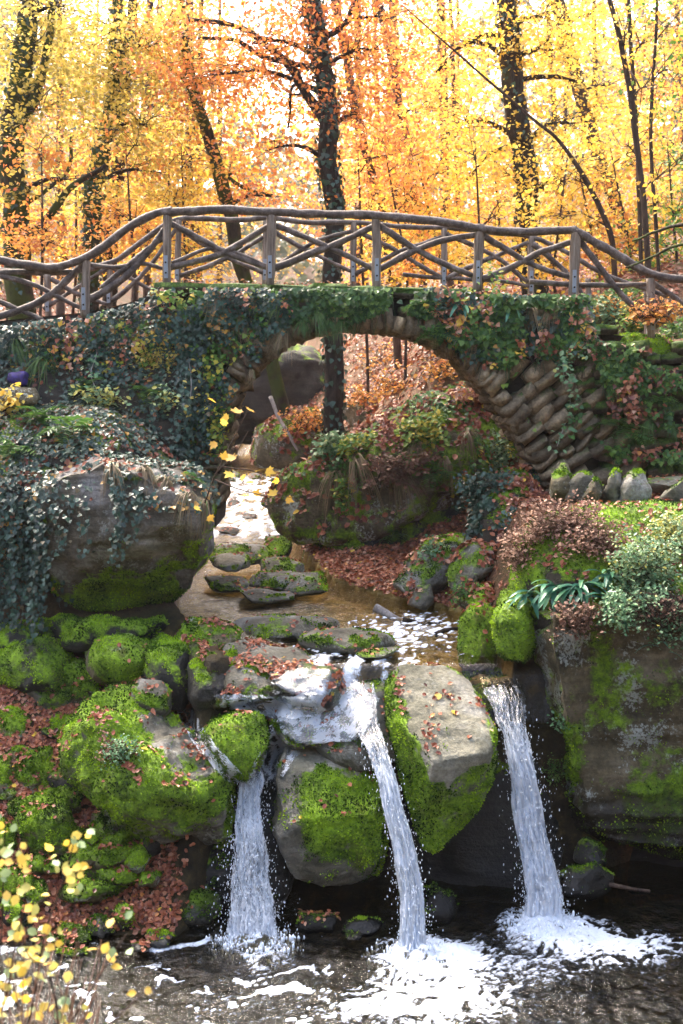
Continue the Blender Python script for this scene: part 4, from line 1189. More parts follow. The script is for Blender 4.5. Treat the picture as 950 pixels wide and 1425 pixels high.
def film(label, A, B, white, seed, name='cascade'):
    """thin running water that lies on the rocks between two banks A and B (photo pixels)"""
    dg = bpy.context.evaluated_depsgraph_get()
    nv, nu = 60, 22
    a, b = smooth_path(np.array([(x, y, 0) for x, y in A], float), nv), smooth_path(np.array([(x, y, 0) for x, y in B], float), nv)
    u = np.linspace(0, 1, nu)
    px = a[:, None, 0] * (1 - u) + b[:, None, 0] * u
    py = a[:, None, 1] * (1 - u) + b[:, None, 1] * u
    D = np.zeros((nv, nu))
    for i in range(nv):
        for j in range(nu):
            d = Vector(P(px[i, j], py[i, j], 1.0) - np.array([0, 0, CAM_Z])).normalized()
            ok, loc, *_ = SC.ray_cast(dg, Vector((0, 0, CAM_Z)) + d * 5.5, d)
            D[i, j] = loc.y if ok else 10.2
    for _ in range(5):
        Q = np.pad(D, 1, mode='edge')
        S_ = (Q[:-2, 1:-1] + Q[2:, 1:-1] + Q[1:-1, :-2] + Q[1:-1, 2:] + 2 * D) / 6
        D = np.minimum(S_, D + .03)
    X = P(px, py, D - .025)
    L = np.concatenate([[0], np.cumsum(np.linalg.norm(np.diff(X[:, nu // 2], axis=0), axis=1))])
    wdt = np.linalg.norm(X[:, -1] - X[:, 0], axis=1)
    q = X * np.array([9, 4, 6])
    X = X + np.stack([0 * D, -.02 * fbm(q + seed, 3), .018 * fbm(q + seed + 5, 3)], -1)
    ii = np.arange(nv * nu).reshape(nv, nu)
    F = np.stack([ii[:-1, :-1], ii[1:, :-1], ii[1:, 1:], ii[:-1, 1:]], -1).reshape(-1, 4)
    e = np.clip(np.minimum(u, 1 - u)[None] * 6 + 0 * D, 0, 1.2)
    e = np.minimum(e, np.minimum(np.arange(nv), np.arange(nv)[::-1])[:, None] * .12 + .1) + .12
    w = np.interp(np.linspace(0, 1, nv), np.linspace(0, 1, len(white)), white)[:, None] + .30 * fbm(q * 1.3 + seed, 3) - .09
    g = Geo().add(X.reshape(-1, 3), F, fu=((u - .5)[None] * wdt[:, None]).ravel() * 3, fv=np.repeat(L, nu) * 3.5, fs=np.full(nv * nu, seed * 2.7), white=w.ravel(), edge=e.ravel())
    return tag(build(name, g, MAT['fall']), label, 'cascade')
film('braided white cascade over the wet rock slope', [(446, 944), (418, 962), (392, 982), (372, 1010), (360, 1045), (330, 1090)], [(505, 946), (522, 972), (520, 1004), (500, 1030), (430, 1040), (384, 1100)], [.42, .58, .62, .6, .55, .6], 5)
film('thin sheet of water running along the ledge foot', [(296, 966), (320, 965), (355, 966), (400, 968), (440, 966)], [(298, 984), (322, 988), (358, 996), (400, 1002), (450, 1000)], [.55, .62, .64, .6, .6], 9)
film('small trickle between the egg shaped boulder and the long boulder', [(240, 984), (256, 1015), (284, 1055), (318, 1090)], [(268, 984), (284, 1012), (312, 1048), (352, 1092)], [.5, .6, .56, .62], 13)
film('glassy film of water sliding over the leaf plastered step', [(380, 926), (374, 945), (372, 966)], [(474, 926), (480, 946), (478, 968)], [.30, .36, .46], 17)

# ------------------------------------------------------------------ trees
def spray_leaves(geo, c, out, r, n, size, droop=.25, tint0=.5, tvar=.28):
    """a flat layered spray of leaves around each centre c (k,3), growing along out (k,3)"""
    k = len(c)
    nrm = normalize(np.array([0, 0, 1.0]) + .42 * RNG.normal(size=(k, 3)))
    out = normalize(out - nrm * (out * nrm).sum(-1, keepdims=True))
    sid = np.cross(nrm, out)
    a = RNG.random((k, n)) * 2 * math.pi
    q = np.sqrt(RNG.random((k, n)))
    lx = q * np.cos(a) * 1.25
    ly = q * np.sin(a) * .8
    rr_ = np.broadcast_to(np.asarray(r, float), (k,))[:, None, None]
    p = c[:, None] + rr_ * (lx[..., None] * out[:, None] + ly[..., None] * sid[:, None]) + rr_ * (.10 * RNG.normal(size=(k, n, 1)) - droop * (q ** 2)[..., None]) * np.array([0, 0, 1.0])
    p = p.reshape(-1, 3)
    m = len(p)
    nn = normalize(np.repeat(nrm, n, 0) + .55 * RNG.normal(size=(m, 3)))
    fw = rdir(m) + np.repeat(out, n, 0) * .6 + np.array([0, 0, -.35])
    t = np.clip(np.repeat(tint0 + .16 * RNG.normal(size=k), n) + tvar * RNG.normal(size=m) * .6, 0, 1)
    leaves(geo, p, nn, fw, size * (.5 + .9 * RNG.random(m)), T_SIMPLE, t, .9 + .4 * RNG.random((m, 1, 1)) * 0)

def trunk_path(pts, Y, up=6.0):
    a = np.array(pts, float)
    p = P(a[:, 0], a[:, 1], Y)
    gz = float(height(np.array([p[0, 0]]), np.array([Y]))[0])
    rad = a[:, 2] * .5 * Y / FPX
    if p[0, 2] > gz:
        d = p[0] - p[1]
        d = d / max(abs(d[2]), .05) * (p[0, 2] - gz + .25)
        p = np.concatenate([[p[0] + d * np.array([.4, .4, 1])], p]); rad = np.concatenate([[rad[0] * 1.25], rad])
    else:
        p[0, 2] = gz - .2
    d = normalize(p[-1] - p[-2])
    p = np.concatenate([p, [p[-1] + d * up * .5, p[-1] + d * up]]); rad = np.concatenate([rad, [rad[-1] * .75, rad[-1] * .35]])
    n = 40
    t = np.linspace(0, len(rad) - 1, n)
    return smooth_path(p, n), np.interp(t, np.arange(len(rad)), rad)

def tree(label, pts, Y, crown, leaf='leaf_yellow', bark='bark', limbs=(), ivy=0, leafsize=.078, nleaf=56, name='tree', cat='tree', group=None, up=6., tint=.55, twig_r=.005, spray=.62):
    path, rad = trunk_path(pts, Y, up)
    root = empty(name, path[0], label, cat, group)
    path = path + .5 * rad[:, None] * np.stack([fbm(path * .9 + 4 * k, 2) for k in range(3)], -1)
    g = Geo()
    tube(g, path, rad * (1 + .08 * fbm(path * 3, 3)), 12, .05)
    build('trunk', g, MAT[bark], root)
    for l in limbs:
        l = np.array(l, float)
        lp = P(l[:, 0], l[:, 1], Y + (l[:, 3] if l.shape[1] > 3 else 0))
        lp[0] = path[np.argmin(np.linalg.norm(path - lp[0], axis=1))]
        n = len(l) * 6
        q = smooth_path(lp, n)
        q = q + .03 * np.stack([fbm(q * 2 + 5 * k, 2) for k in range(3)], -1)
        g = Geo()
        tube(g, q, np.interp(np.linspace(0, 1, n), np.linspace(0, 1, len(l)), l[:, 2]) * .5 * Y / FPX, 8, .05)
        build('limb', g, MAT[bark], root)
    gb, gl = Geo(), Geo()
    for (cx, cy, rx, ry, ns, *rest) in crown:
        dY = rest[0] if rest else 1.6
        c0 = P(cx, cy, Y + (rest[1] if len(rest) > 1 else 0))
        u = rdir(ns) * (RNG.random((ns, 1)) ** .4)
        c = c0 + u * np.array([rx * Y / FPX, dY, ry * Y / FPX])
        dist = np.linalg.norm((path - c0)[:, :2], axis=1)
        j = np.argmin(np.abs(path[:, 2] - (c0[2] - .25 * dist.min() - .2)))
        a = path[j]
        mid = (a + c0) / 2 + np.array([0, 0, .12 * np.linalg.norm(c0 - a)])
        mp = smooth_path([a, mid, c0], 12)
        mp = mp + .05 * np.stack([fbm(mp * 1.7 + 6 * k, 2) for k in range(3)], -1)
        tube(gb, mp, np.linspace(max(.014, rad[j] * .35), .008, 12), 6)
        for q in c:
            s_ = mp[RNG.integers(4, 12)]
            m2 = (s_ + q) / 2 + np.array([0, 0, .06]) + .08 * RNG.normal(size=3)
            tube(gb, smooth_path([s_, m2, q], 5), np.linspace(.008, twig_r * .6, 5), 4)
        spray_leaves(gl, c, normalize(c - a), spray * (.7 + .6 * RNG.random(ns)), nleaf, leafsize, tint0=tint - .1)
    if crown:
        build('branches', gb, MAT[bark if bark != 'bark_moss' else 'bark'], root)['kind'] = 'stuff'
        build('crown', gl, MAT[leaf], root, smooth=False)
    if ivy:
        gi = Geo()
        i = RNG.integers(0, len(path), ivy)
        k = normalize(RNG.normal(size=(ivy, 3)) * np.array([1, 1, .1]))
        pos = path[i] + k * (rad[i] * (1.05 + .35 * RNG.random(ivy)))[:, None] + np.array([0, 0, 1]) * (RNG.random((ivy, 1)) - .5) * .35
        leaves(gi, pos, k + .5 * rdir(ivy), np.array([0, 0, -1.0]) + .6 * rdir(ivy), .06 + .04 * RNG.random(ivy), T_IVY, RNG.random(ivy) * .8)
        build('ivy', gi, MAT['ivy'], root)
    return root

tree('thick dark mossy tree with a forked limb and golden leaves', [(26, 440, 38), (20, 330, 36), (16, 220, 34), (28, 110, 30), (44, 0, 26)], 19,
     [(40, 60, 110, 50, 34), (60, 150, 90, 50, 22), (100, 250, 60, 40, 10), (-20, 250, 60, 60, 12), (90, 10, 120, 40, 24)], 'leaf_gold', 'bark_moss',
     [[(22, 345, 14), (60, 308, 11), (100, 262, 9), (150, 228, 6)], [(18, 200, 16), (50, 130, 13), (66, 70, 11), (74, 0, 9)], [(80, 290, 6), (92, 240, 5), (100, 190, 4)]], ivy=500, tint=.5)
tree('ivy clad tree leaning slightly with olive golden foliage', [(128, 420, 26), (125, 340, 26), (130, 262, 24), (148, 195, 22), (160, 100, 18), (166, 0, 16)], 20,
     [(170, 110, 100, 50, 40), (205, 175, 80, 50, 34), (150, 40, 120, 40, 36), (220, 60, 80, 50, 26), (120, 200, 50, 40, 10), (230, 240, 60, 40, 14)], 'leaf_gold', 'bark_moss', ivy=1100, tint=.55)
tree('brown trunk half hidden behind the ivy clad tree', [(152, 420, 20), (160, 310, 20), (168, 200, 18), (180, 60, 14)], 23, [(190, 230, 70, 40, 16), (175, 300, 60, 30, 14), (150, 330, 40, 30, 10)], 'leaf_orange', 'bark', tint=.6)
tree('slim straight tree with a bare stem beside the ivy clad one', [(204, 420, 10), (205, 300, 10), (206, 150, 9), (210, 0, 8)], 25, [(215, 280, 40, 30, 10), (235, 200, 60, 40, 18)], 'leaf_yellow', 'bark_far')
tree('straight reddish brown tree crossing behind the leaning one', [(263, 420, 14), (263, 280, 14), (265, 160, 13), (262, 0, 11)], 24, [(290, 200, 70, 50, 26), (240, 280, 50, 40, 16), (300, 290, 50, 30, 12), (270, 330, 60, 25, 12)], 'leaf_yellow', 'bark_far', tint=.5)
tree('mossy leaning tree rising from the stream bank', [(394, 580, 22), (376, 500, 20), (352, 420, 20), (332, 350, 20), (318, 290, 19), (300, 228, 18), (280, 160, 16), (263, 90, 14), (250, 0, 12)], 20,
     [(300, 110, 80, 40, 22), (240, 40, 80, 40, 20), (330, 240, 50, 30, 8), (380, 275, 60, 20, 10)], 'leaf_orange', 'bark_moss', [[(304, 240, 6), (340, 262, 5), (380, 272, 4)], [(285, 170, 8), (262, 120, 7), (232, 90, 5)]], tint=.55)
tree('tall ivy clad tree behind the middle of the railing with a long arching limb', [(467, 580, 27), (464, 470, 26), (463, 300, 26), (460, 210, 25), (453, 120, 26), (438, 40, 26), (426, -40, 24)], 18.6,
     [(350, 60, 110, 40, 34), (300, 105, 90, 35, 22), (520, 70, 80, 50, 26), (420, 15, 120, 35, 30), (370, 210, 50, 35, 9), (500, 160, 60, 40, 16), (540, 20, 80, 40, 20), (400, 130, 50, 30, 10)], 'leaf_orange', 'bark',
     [[(458, 180, 15), (436, 145, 13), (408, 98, 11), (370, 62, 9), (330, 38, 7), (262, 28, 5)], [(408, 98, 8), (370, 80, 7), (330, 58, 6), (280, 52, 4)], [(436, 145, 6), (410, 118, 5), (400, 180, 3)], [(444, 60, 9), (480, 30, 7), (500, -30, 6)]], ivy=1400, tint=.45)
tree('thick dark tree with ivy high on its trunk behind the railing', [(745, 430, 36), (736, 320, 33), (726, 210, 31), (715, 120, 29), (708, 40, 28), (704, -40, 27)], 21,
     [(780, 70, 80, 45, 30), (640, 60, 90, 45, 28), (800, 170, 80, 45, 26), (650, 170, 80, 40, 22), (760, 20, 110, 35, 26), (700, 240, 60, 30, 12), (800, 250, 60, 40, 16)], 'leaf_yellow', 'bark',
     [[(712, 60, 9), (680, 48, 7), (640, 66, 6), (606, 100, 4)], [(724, 112, 8), (760, 106, 6), (800, 112, 4)], [(722, 190, 6), (680, 215, 5), (650, 250, 3)]], ivy=500, tint=.68)
tree('leaning trunk veiled by yellow leaves near the saplings', [(905, 440, 18), (862, 300, 18), (822, 180, 18), (792, 70, 20), (770, 0, 20)], 26, [(850, 120, 80, 60, 34), (880, 230, 60, 50, 20), (790, 330, 50, 30, 14), (830, 20, 80, 40, 24)], 'leaf_yellow', 'bark_far', tint=.7)
tree('slender tilted stem with rusty leaves beside the tall ivy clad tree', [(548, 420, 10), (531, 300, 11), (505, 200, 11), (485, 100, 12), (470, 20, 12)], 22, [(540, 200, 60, 50, 26), (500, 260, 50, 40, 16), (560, 270, 50, 40, 16)], 'leaf_orange', 'bark_far', tint=.55)
tree('second slender tilted stem with amber leaves', [(592, 420, 9), (580, 290, 10), (562, 180, 10), (546, 90, 11), (526, 0, 10)], 23.5, [(600, 150, 60, 50, 24), (580, 240, 60, 40, 20), (620, 300, 60, 40, 18), (560, 90, 60, 40, 16)], 'leaf_orange', 'bark_far', tint=.72)
tree('thin straight pole tree among yellow foliage', [(641, 420, 7), (636, 250, 7), (630, 100, 6)], 25, [(660, 250, 60, 40, 22), (610, 330, 60, 30, 14), (680, 320, 50, 30, 16)], 'leaf_yellow', 'bark_far', tint=.65)
for k, (pts, Y, cr, lf) in enumerate([
        ([(905, 480, 9), (896, 300, 8), (880, 150, 8), (863, 60, 7), (848, 0, 6)], 16.6, [(900, 120, 50, 60, 10), (870, 40, 60, 40, 10), (915, 250, 40, 40, 7)], 'leaf_yellow'),
        ([(892, 440, 6), (886, 200, 6), (874, 0, 5)], 17.5, [(900, 60, 50, 50, 8), (870, 200, 40, 50, 6)], 'leaf_yellow'),
        ([(918, 420, 5), (906, 200, 5), (912, 50, 4)], 17, [(930, 100, 40, 60, 8), (935, 30, 40, 40, 8)], 'leaf_green'),
        ([(856, 450, 8), (850, 330, 8), (822, 262, 7), (780, 200, 5), (740, 165, 4)], 17.8, [(800, 250, 50, 40, 6), (770, 300, 50, 40, 6)], 'leaf_yellow')]):
    tree(['crooked sapling with a few yellow leaves beside the railing end', 'bare straight sapling next to the crooked one', 'thin sapling with green leaves', 'sapling arching away over the railing end'][k],
         pts, Y, cr, lf, 'twig', name='sapling', up=2.5, nleaf=16, spray=.5, tint=.65)

# leafy understory right behind the railing
r2 = np.random.default_rng(21)
for k, (px, Y, lf, t_) in enumerate([(55, 17.5, 'leaf_orange', .6), (100, 22, 'leaf_yellow', .5), (190, 18.5, 'leaf_orange', .75), (235, 21, 'leaf_yellow', .6), (255, 19, 'leaf_yellow', .55),
                                  (510, 20.5, 'leaf_yellow', .7), (565, 19.5, 'leaf_orange', .7), (610, 21, 'leaf_yellow', .65), (675, 18.5, 'leaf_yellow', .6), (700, 23, 'leaf_orange', .6), (775, 19, 'leaf_yellow', .55),
                                  (830, 20, 'leaf_orange', .7), (880, 19, 'leaf_yellow', .6), (940, 18, 'leaf_green', .75), (10, 22, 'leaf_yellow', .6)]):
    col = {'leaf_yellow': 'yellow', 'leaf_orange': 'rusty', 'leaf_green': 'green tinged'}[lf]
    nth = int(np.searchsorted([118, 232, 376, 524, 664, 797, 906], px))
    word = ['before the first post', 'between first and second post', 'between second and third post', 'between third and fourth post', 'between fourth and fifth post', 'between fifth and sixth post', 'between sixth and seventh post', 'past the last post'][nth]
    tree(col + ' sapling behind the railing, ' + word + ' from the ivy bank' + (', further back' if Y > 20.8 else ''),
         [(px, 470, 4), (px + r2.uniform(-6, 6), 380, 4), (px + r2.uniform(-15, 15), 290, 3)], Y,
         [(px + r2.uniform(-30, 30), r2.uniform(330, 370), 55, 35, 14), (px + r2.uniform(-30, 30), r2.uniform(270, 320), 55, 35, 13), (px + r2.uniform(-40, 40), r2.uniform(200, 260), 50, 35, 9)], lf, 'twig',
         name='understory_sapling', cat='sapling', group='understory saplings behind the bridge ' + lf[5:], up=1.0, nleaf=40, spray=.5, tint=t_)

# woodland further up the gorge, every tree its own object
r3 = np.random.default_rng(5)
far_lab = {'leaf_yellow': 'bright yellow woodland tree further up the gorge', 'leaf_orange': 'orange woodland tree further up the gorge', 'leaf_gold': 'olive gold woodland tree further up the gorge'}
for k in range(34):
    Y = 28 + 34 * (k / 34.0) + r3.uniform(-2, 2)
    px = (k * 367) % 1150 - 100 + r3.uniform(-25, 25)
    if 310 < px < 450: px += 150
    lf = ('leaf_gold', 'leaf_yellow', 'leaf_yellow', 'leaf_orange')[k % 4] if px < 300 else ('leaf_yellow', 'leaf_orange', 'leaf_yellow', 'leaf_yellow')[k % 4]
    w = 13 * 30 / Y * r3.uniform(.7, 1.3)
    ln = r3.uniform(-30, 30)
    cr = [(px + r3.uniform(-70, 70), y_ + r3.uniform(-25, 25), 75, 45, 9, 2.2) for y_ in (-40, 50, 130, 200, 270, 330)]
    near_ = min([(20, 'the thick mossy forked tree'), (150, 'the ivy clad leaning tree'), (310, 'the mossy leaning tree'), (462, 'the tall ivy clad tree'), (565, 'the slender tilted stems'), (735, 'the thick dark tree'), (880, 'the crooked saplings')], key=lambda t: abs(t[0] - px))[1]
    tree(far_lab[lf].replace('further up the gorge', 'up the gorge beyond ' + near_), [(px, 470, w), (px + ln * .4, 250, w * .9), (px + ln, 40, w * .7)], Y, cr, lf, 'bark_far', name='woodland_tree', group='woodland trees ' + lf[5:] + ' beyond ' + near_, leafsize=.125, nleaf=60, spray=1.2, tint=r3.uniform(.3, .62), up=5)

# hillside wood, leaves greyed to paint in distance haze: reads as one mass
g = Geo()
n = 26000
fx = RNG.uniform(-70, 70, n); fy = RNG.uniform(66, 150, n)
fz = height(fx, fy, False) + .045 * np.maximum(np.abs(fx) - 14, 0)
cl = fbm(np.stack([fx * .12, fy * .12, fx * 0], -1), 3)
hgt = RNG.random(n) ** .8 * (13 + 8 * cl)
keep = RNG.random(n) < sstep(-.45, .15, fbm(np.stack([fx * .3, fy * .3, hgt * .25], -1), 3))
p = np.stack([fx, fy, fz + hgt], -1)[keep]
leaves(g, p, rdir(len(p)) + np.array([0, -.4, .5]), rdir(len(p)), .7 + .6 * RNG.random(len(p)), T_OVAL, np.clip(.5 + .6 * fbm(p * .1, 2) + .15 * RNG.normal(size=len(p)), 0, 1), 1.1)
fo = build('far_woodland', g, leaf_mat('haze greyed foliage', [(0, (.04, .06, .04)), (.4, (.10, .12, .08)), (.7, (.20, .18, .10)), (1, (.42, .32, .10))], .4), smooth=False)
tag(fo, 'haze greyed autumn woodland covering the far hillside', 'woodland', kind='stuff')

# ------------------------------------------------------------------ plants
bpy.context.view_layer.update()
DG = bpy.context.evaluated_depsgraph_get()
def hit(px, py, default=12.0):
    """what the photo's line of sight through a pixel touches -> point, normal"""
    d = P(px, py, 1.0) - np.array([0, 0, CAM_Z])
    d = Vector(d).normalized()
    ok, loc, nrm, *_ = SC.ray_cast(DG, Vector((0, 0, CAM_Z)) + d * 5.5, d)
    if not ok: return P(px, py, default), np.array([0, -1.0, .3])
    return np.array(loc), np.array(nrm)
def R1(a, b): return float(RNG.uniform(a, b))

# ---- ivy mats
def ivy_mat_on(key, n, label, wfun, size=(.035, .065), lift=.07, mat='ivy', name='ivy'):
    W, F = ROCK[key][:2] if isinstance(key, str) else key
    p, nn = tri_sample(W, F, n, wfun)
    g = Geo()
    off = lift * RNG.random((len(p), 1)) ** 1.5
    t = np.clip(.42 + .5 * fbm(p * 1.6, 2) + .26 * RNG.normal(size=len(p)), 0, 1)
    hang = np.array([0, -.35, -.9])
    leaves(g, p + nn * off, nn * .7 + np.array([0, -.25, .45]) + .55 * rdir(len(p)), hang + .7 * rdir(len(p)), RNG.uniform(*size, len(p)), T_IVY, t)
    # trailing stems
    for q, m_ in zip(p[:n // 90], nn[:n // 90]):
        k = np.array([q + m_ * .02, q + m_ * .06 + np.array([R1(-.08, .08), -.03, -R1(.08, .2)]), q + m_ * .06 + np.array([R1(-.15, .15), -.03, -R1(.2, .5)])])
        tube(g, smooth_path(k, 6), .003, 4, tint=np.array(.0))
    return tag(build(name, g, MAT[mat], smooth=False), label, 'ivy')
front = lambda p, n: (n[:, 1] < .35) * 1.0
ivy_mat_on('bank', 13000, 'dense dark ivy draping the bank left by the bridge abutment'.replace('left ', ''), lambda p, n: front(p, n) * sstep(-.5, .1, fbm(p * 1.9, 3)))
ivy_mat_on('knoll', 12000, 'dense ivy carpet over the ledge above the overhanging boulder', lambda p, n: front(p, n) * sstep(-.6, .0, fbm(p * 1.7 + 5, 3)))
ivy_mat_on('overhang', 2600, 'ivy spilling over the shoulder of the overhanging boulder', lambda p, n: front(p, n) * (sstep(.0, .5, n[:, 2]) * sstep(3.2, 3.6, p[:, 2]) + 1.6 * sstep(-2.85, -3.15, p[:, 0] + .25 * fbm(p * 3, 2))) * sstep(-.2, .2, fbm(p * 3, 3)))
ivy_mat_on('leafy', 2200, 'low ivy and bramble leaves on the undercut leafy boulder', lambda p, n: front(p, n) * sstep(3.1, 3.5, p[:, 2]) * sstep(-.1, .3, fbm(p * 2.2, 3)), size=(.04, .08), mat='leaf_green')
ivy_mat_on('bk5', 1500, 'ivy and bramble on the hump at the foot of the arch', lambda p, n: front(p, n) * sstep(-.1, .3, fbm(p * 2.2, 3)), size=(.04, .08))

# ---- growth rooted in the joints of the masonry, standing a hand's breadth off the stones
def face_growth(poly, n, mat, label, size, tint=.5, tv=.25, dens=0., f=2.4, seed=0, cat='creeper', name='wall_growth', tmpl=T_IVY, hang=.9):
    poly = np.array(poly, float)
    lo, hi = poly.min(0), poly.max(0)
    q = RNG.uniform(lo, hi, (n * 4, 2))
    ins = np.zeros(len(q), bool)
    for a, b in zip(poly, np.roll(poly, -1, 0)):
        if a[1] == b[1]: continue
        ins ^= ((a[1] > q[:, 1]) != (b[1] > q[:, 1])) & (q[:, 0] < (b[0] - a[0]) * (q[:, 1] - a[1]) / (b[1] - a[1]) + a[0])
    q = q[ins]
    p = P(q[:, 0], q[:, 1], YF)
    p = p[fbm(p * f + seed, 3) + .12 * RNG.normal(size=len(p)) > dens][:n]
    m_ = len(p)
    cl = fbm(p * 3.1 + seed + 50, 2)
    p = p + np.stack([np.zeros(m_), -.20 - .10 * np.clip(cl, 0, 1) - .12 * RNG.random(m_), np.zeros(m_)], -1)
    g = Geo()
    leaves(g, p, np.array([0, -.75, .55]) + .55 * rdir(m_), np.array([0, -.3, -hang]) + .7 * rdir(m_), RNG.uniform(*size, m_), tmpl, np.clip(tint + .4 * cl + tv * RNG.normal(size=m_), 0, 1))
    for k in range(0, m_, 40):
        e = p[k] + np.array([R1(-.1, .1), -.02, -R1(.1, .35)])
        tube(g, smooth_path([p[k] + np.array([0, .22, .05]), p[k], e], 6), .003, 4, tint=np.array(.0))
    return tag(build(name, g, MAT[mat], smooth=False), label, cat, kind='stuff')
LEFTP = [(214, 404), (300, 402), (400, 404), (415, 455), (380, 480), (345, 515), (318, 570), (306, 640), (215, 640)]
face_growth(LEFTP, 5200, 'ivy', 'dark ivy hanging over the ivied leg of the arch', (.035, .065), .42, dens=-.12, seed=1)
face_growth(LEFTP, 900, 'leaf_green', 'lighter green leaves mixed through the ivied leg of the arch', (.03, .07), .6, dens=.12, seed=5)
face_growth(LEFTP, 500, 'litter', 'withered leaves caught on the ivied leg of the arch', (.03, .07), .6, dens=.1, seed=9)
RAMPP = [(-30, 456), (60, 448), (130, 438), (190, 424), (216, 404), (240, 404), (240, 520), (-30, 520)]
face_growth(RAMPP, 3600, 'ivy', 'ivy along the ramp below the descending ivied railing', (.035, .065), .45, dens=-.1, seed=41)
face_growth(RAMPP, 700, 'leaf_green', 'green and yellow leaves along the ramp edge below the railing', (.035, .07), .8, dens=.05, seed=45)
face_growth(RAMPP, 500, 'litter', 'withered leaves along the ramp edge below the railing', (.035, .07), .6, dens=.05, seed=49)
CROWNP = [(395, 402), (540, 404), (600, 410), (600, 445), (540, 432), (480, 452), (410, 462)]
face_growth(CROWNP, 2200, 'fern', 'dark green fringe of small leaves on the arch crown', (.03, .08), .3, dens=.02, seed=13)
RIGHTP = [(585, 402), (690, 410), (815, 412), (822, 470), (775, 505), (735, 490), (700, 510), (660, 510), (625, 482), (585, 458)]
face_growth(RIGHTP, 3000, 'fern', 'thick green growth over the shoulder of the arch', (.035, .09), .45, dens=.0, seed=17)
face_growth(RIGHTP, 900, 'ivy', 'ivy leaves scattered over the shoulder of the arch', (.035, .07), .5, dens=.05, seed=21)
face_growth(RIGHTP, 800, 'litter', 'red bramble leaves over the shoulder of the arch', (.04, .08), .62, dens=.1, seed=25)
WALLP = [(800, 468), (850, 478), (960, 478), (960, 640), (850, 640), (815, 590), (830, 520)]
face_growth(WALLP, 1900, 'fern', 'green growth in the joints of the abutment wall', (.03, .075), .55, dens=.12, seed=29)
face_growth(WALLP, 700, 'litter', 'brown trailing growth on the abutment wall', (.03, .07), .4, dens=.12, seed=33)
face_growth([(640, 480), (690, 500), (800, 560), (800, 650), (770, 650), (700, 540)], 160, 'leaf_green', 'few green sprigs between the fanned arch stones', (.04, .07), .6, dens=.25, seed=37)

# ---- hanging ivy strands, one thing per curtain
def curtain(label, xs, y0, y1, n, lens, mat='ivy', lsize=.045):
    g = Geo()
    top = []
    for k in range(n):
        px, py = R1(*xs), R1(y0, y1)
        q, nn = hit(px, py)
        q = q + nn * .03
        L = R1(*lens)
        m_ = 10
        z = np.linspace(0, 1, m_)
        fwd = -.18 * np.sin(z * math.pi * .5) - .05
        path = q + np.stack([.06 * np.sin(z * 5 + R1(0, 6)) * z, fwd, -L * z], -1)
        tube(g, path, .0025, 4, tint=np.array(.05))
        c = int(L * 46)
        zz = RNG.random(c)
        pos = np.stack([np.interp(zz, z, path[:, i]) for i in range(3)], -1) + .025 * RNG.normal(size=(c, 3))
        leaves(g, pos, np.array([0, -.8, .5]) + .5 * rdir(c), np.array([0, -.2, -1]) + .6 * rdir(c), lsize * (.6 + .8 * RNG.random(c)), T_IVY, np.clip(.42 + .28 * RNG.normal(size=c), 0, .9))
    return tag(build('ivy_curtain', g, MAT[mat], smooth=False), label, 'ivy')
curtain('long ivy curtain hanging beside the overhanging boulder', (-10, 70), 610, 700, 46, (.7, 1.9))
curtain('thin ivy strands trailing over the face of the overhanging boulder', (70, 200), 640, 690, 18, (.3, .9))
curtain('short ivy fringe along the arch mouth', (210, 300), 480, 600, 26, (.2, .6))

# ---- grass tufts: shared shapes, every tuft its own object
def tuft_mesh(seed, n, L, droop, tint):
    r = np.random.default_rng(seed)
    g = Geo()
    for k in range(n):
        a = r.uniform(-1.9, 1.9)
        d = np.array([math.sin(a), -abs(math.cos(a)) * .8 - .2, 0])
        l = L * r.uniform(.55, 1.1)
        s = np.linspace(0, 1, 6)
        up, dr = r.uniform(.25, .6), droop * r.uniform(.7, 1.3)
        path = np.stack([d[0] * l * .55 * s, d[1] * l * .45 * s, l * (up * s - dr * s ** 2)], -1) + r.normal(size=3) * .02
        w = .0055 * (1 - s ** 2 * .9) * r.uniform(.7, 1.4)
        side = np.array([-d[1], d[0], 0])
        V = np.concatenate([path - side * w[:, None], path + side * w[:, None]])
        i = np.arange(5)
        g.add(V, np.stack([i, i + 6, i + 7, i + 1], -1), tint=np.clip(tint + .2 * r.normal(), 0, 1))
    return mesh_from('tuft_shape', np.concatenate(g.V), [np.concatenate(f) for f in g.F.values()], {'tint': np.concatenate(g.A['tint'])}, MAT['grass'])
DRY = [tuft_mesh(k, 90, .42, 1.35, .78) for k in range(4)]
GRN = [tuft_mesh(40 + k, 80, .32, .95, .22) for k in range(4)]
def tufts(spots, shapes, label, group, sc=(.8, 1.3)):
    for k, (px, py) in enumerate(spots):
        q, nn = hit(px, py)
        o = bpy.data.objects.new('grass_tuft', shapes[k % len(shapes)])
        o.location = q + nn * .02
        s_ = R1(*sc)
        o.scale = (s_, s_, s_)
        o.rotation_euler = (R1(-.25, .25), R1(-.35, .35), R1(-.9, .9))
        link(o)
        tag(o, label, 'grass tuft', group)
tufts([(352, 448), (375, 452), (395, 460), (330, 440), (300, 415), (245, 435), (350, 515), (220, 415), (185, 440), (150, 450)], DRY,
      'straw coloured dry grass tuft drooping from the ivied side of the bridge', 'dry grass tufts on the ivied side', (.4, .75))
tufts([(745, 432), (760, 436), (735, 440), (770, 430), (700, 440), (640, 420)], DRY, 'dry grass tuft hanging over the fan of arch stones', 'dry grass tufts over the arch stones', (.4, .8))
tufts([(400, 440), (420, 452), (445, 455), (460, 448), (475, 452), (385, 430), (360, 420), (430, 428), (330, 410), (455, 430), (300, 440), (270, 410), (440, 440), (410, 425)], GRN, 'green strap grass tuft fringing the crown of the arch', 'green grass tufts by the arch crown', (.6, 1.05))
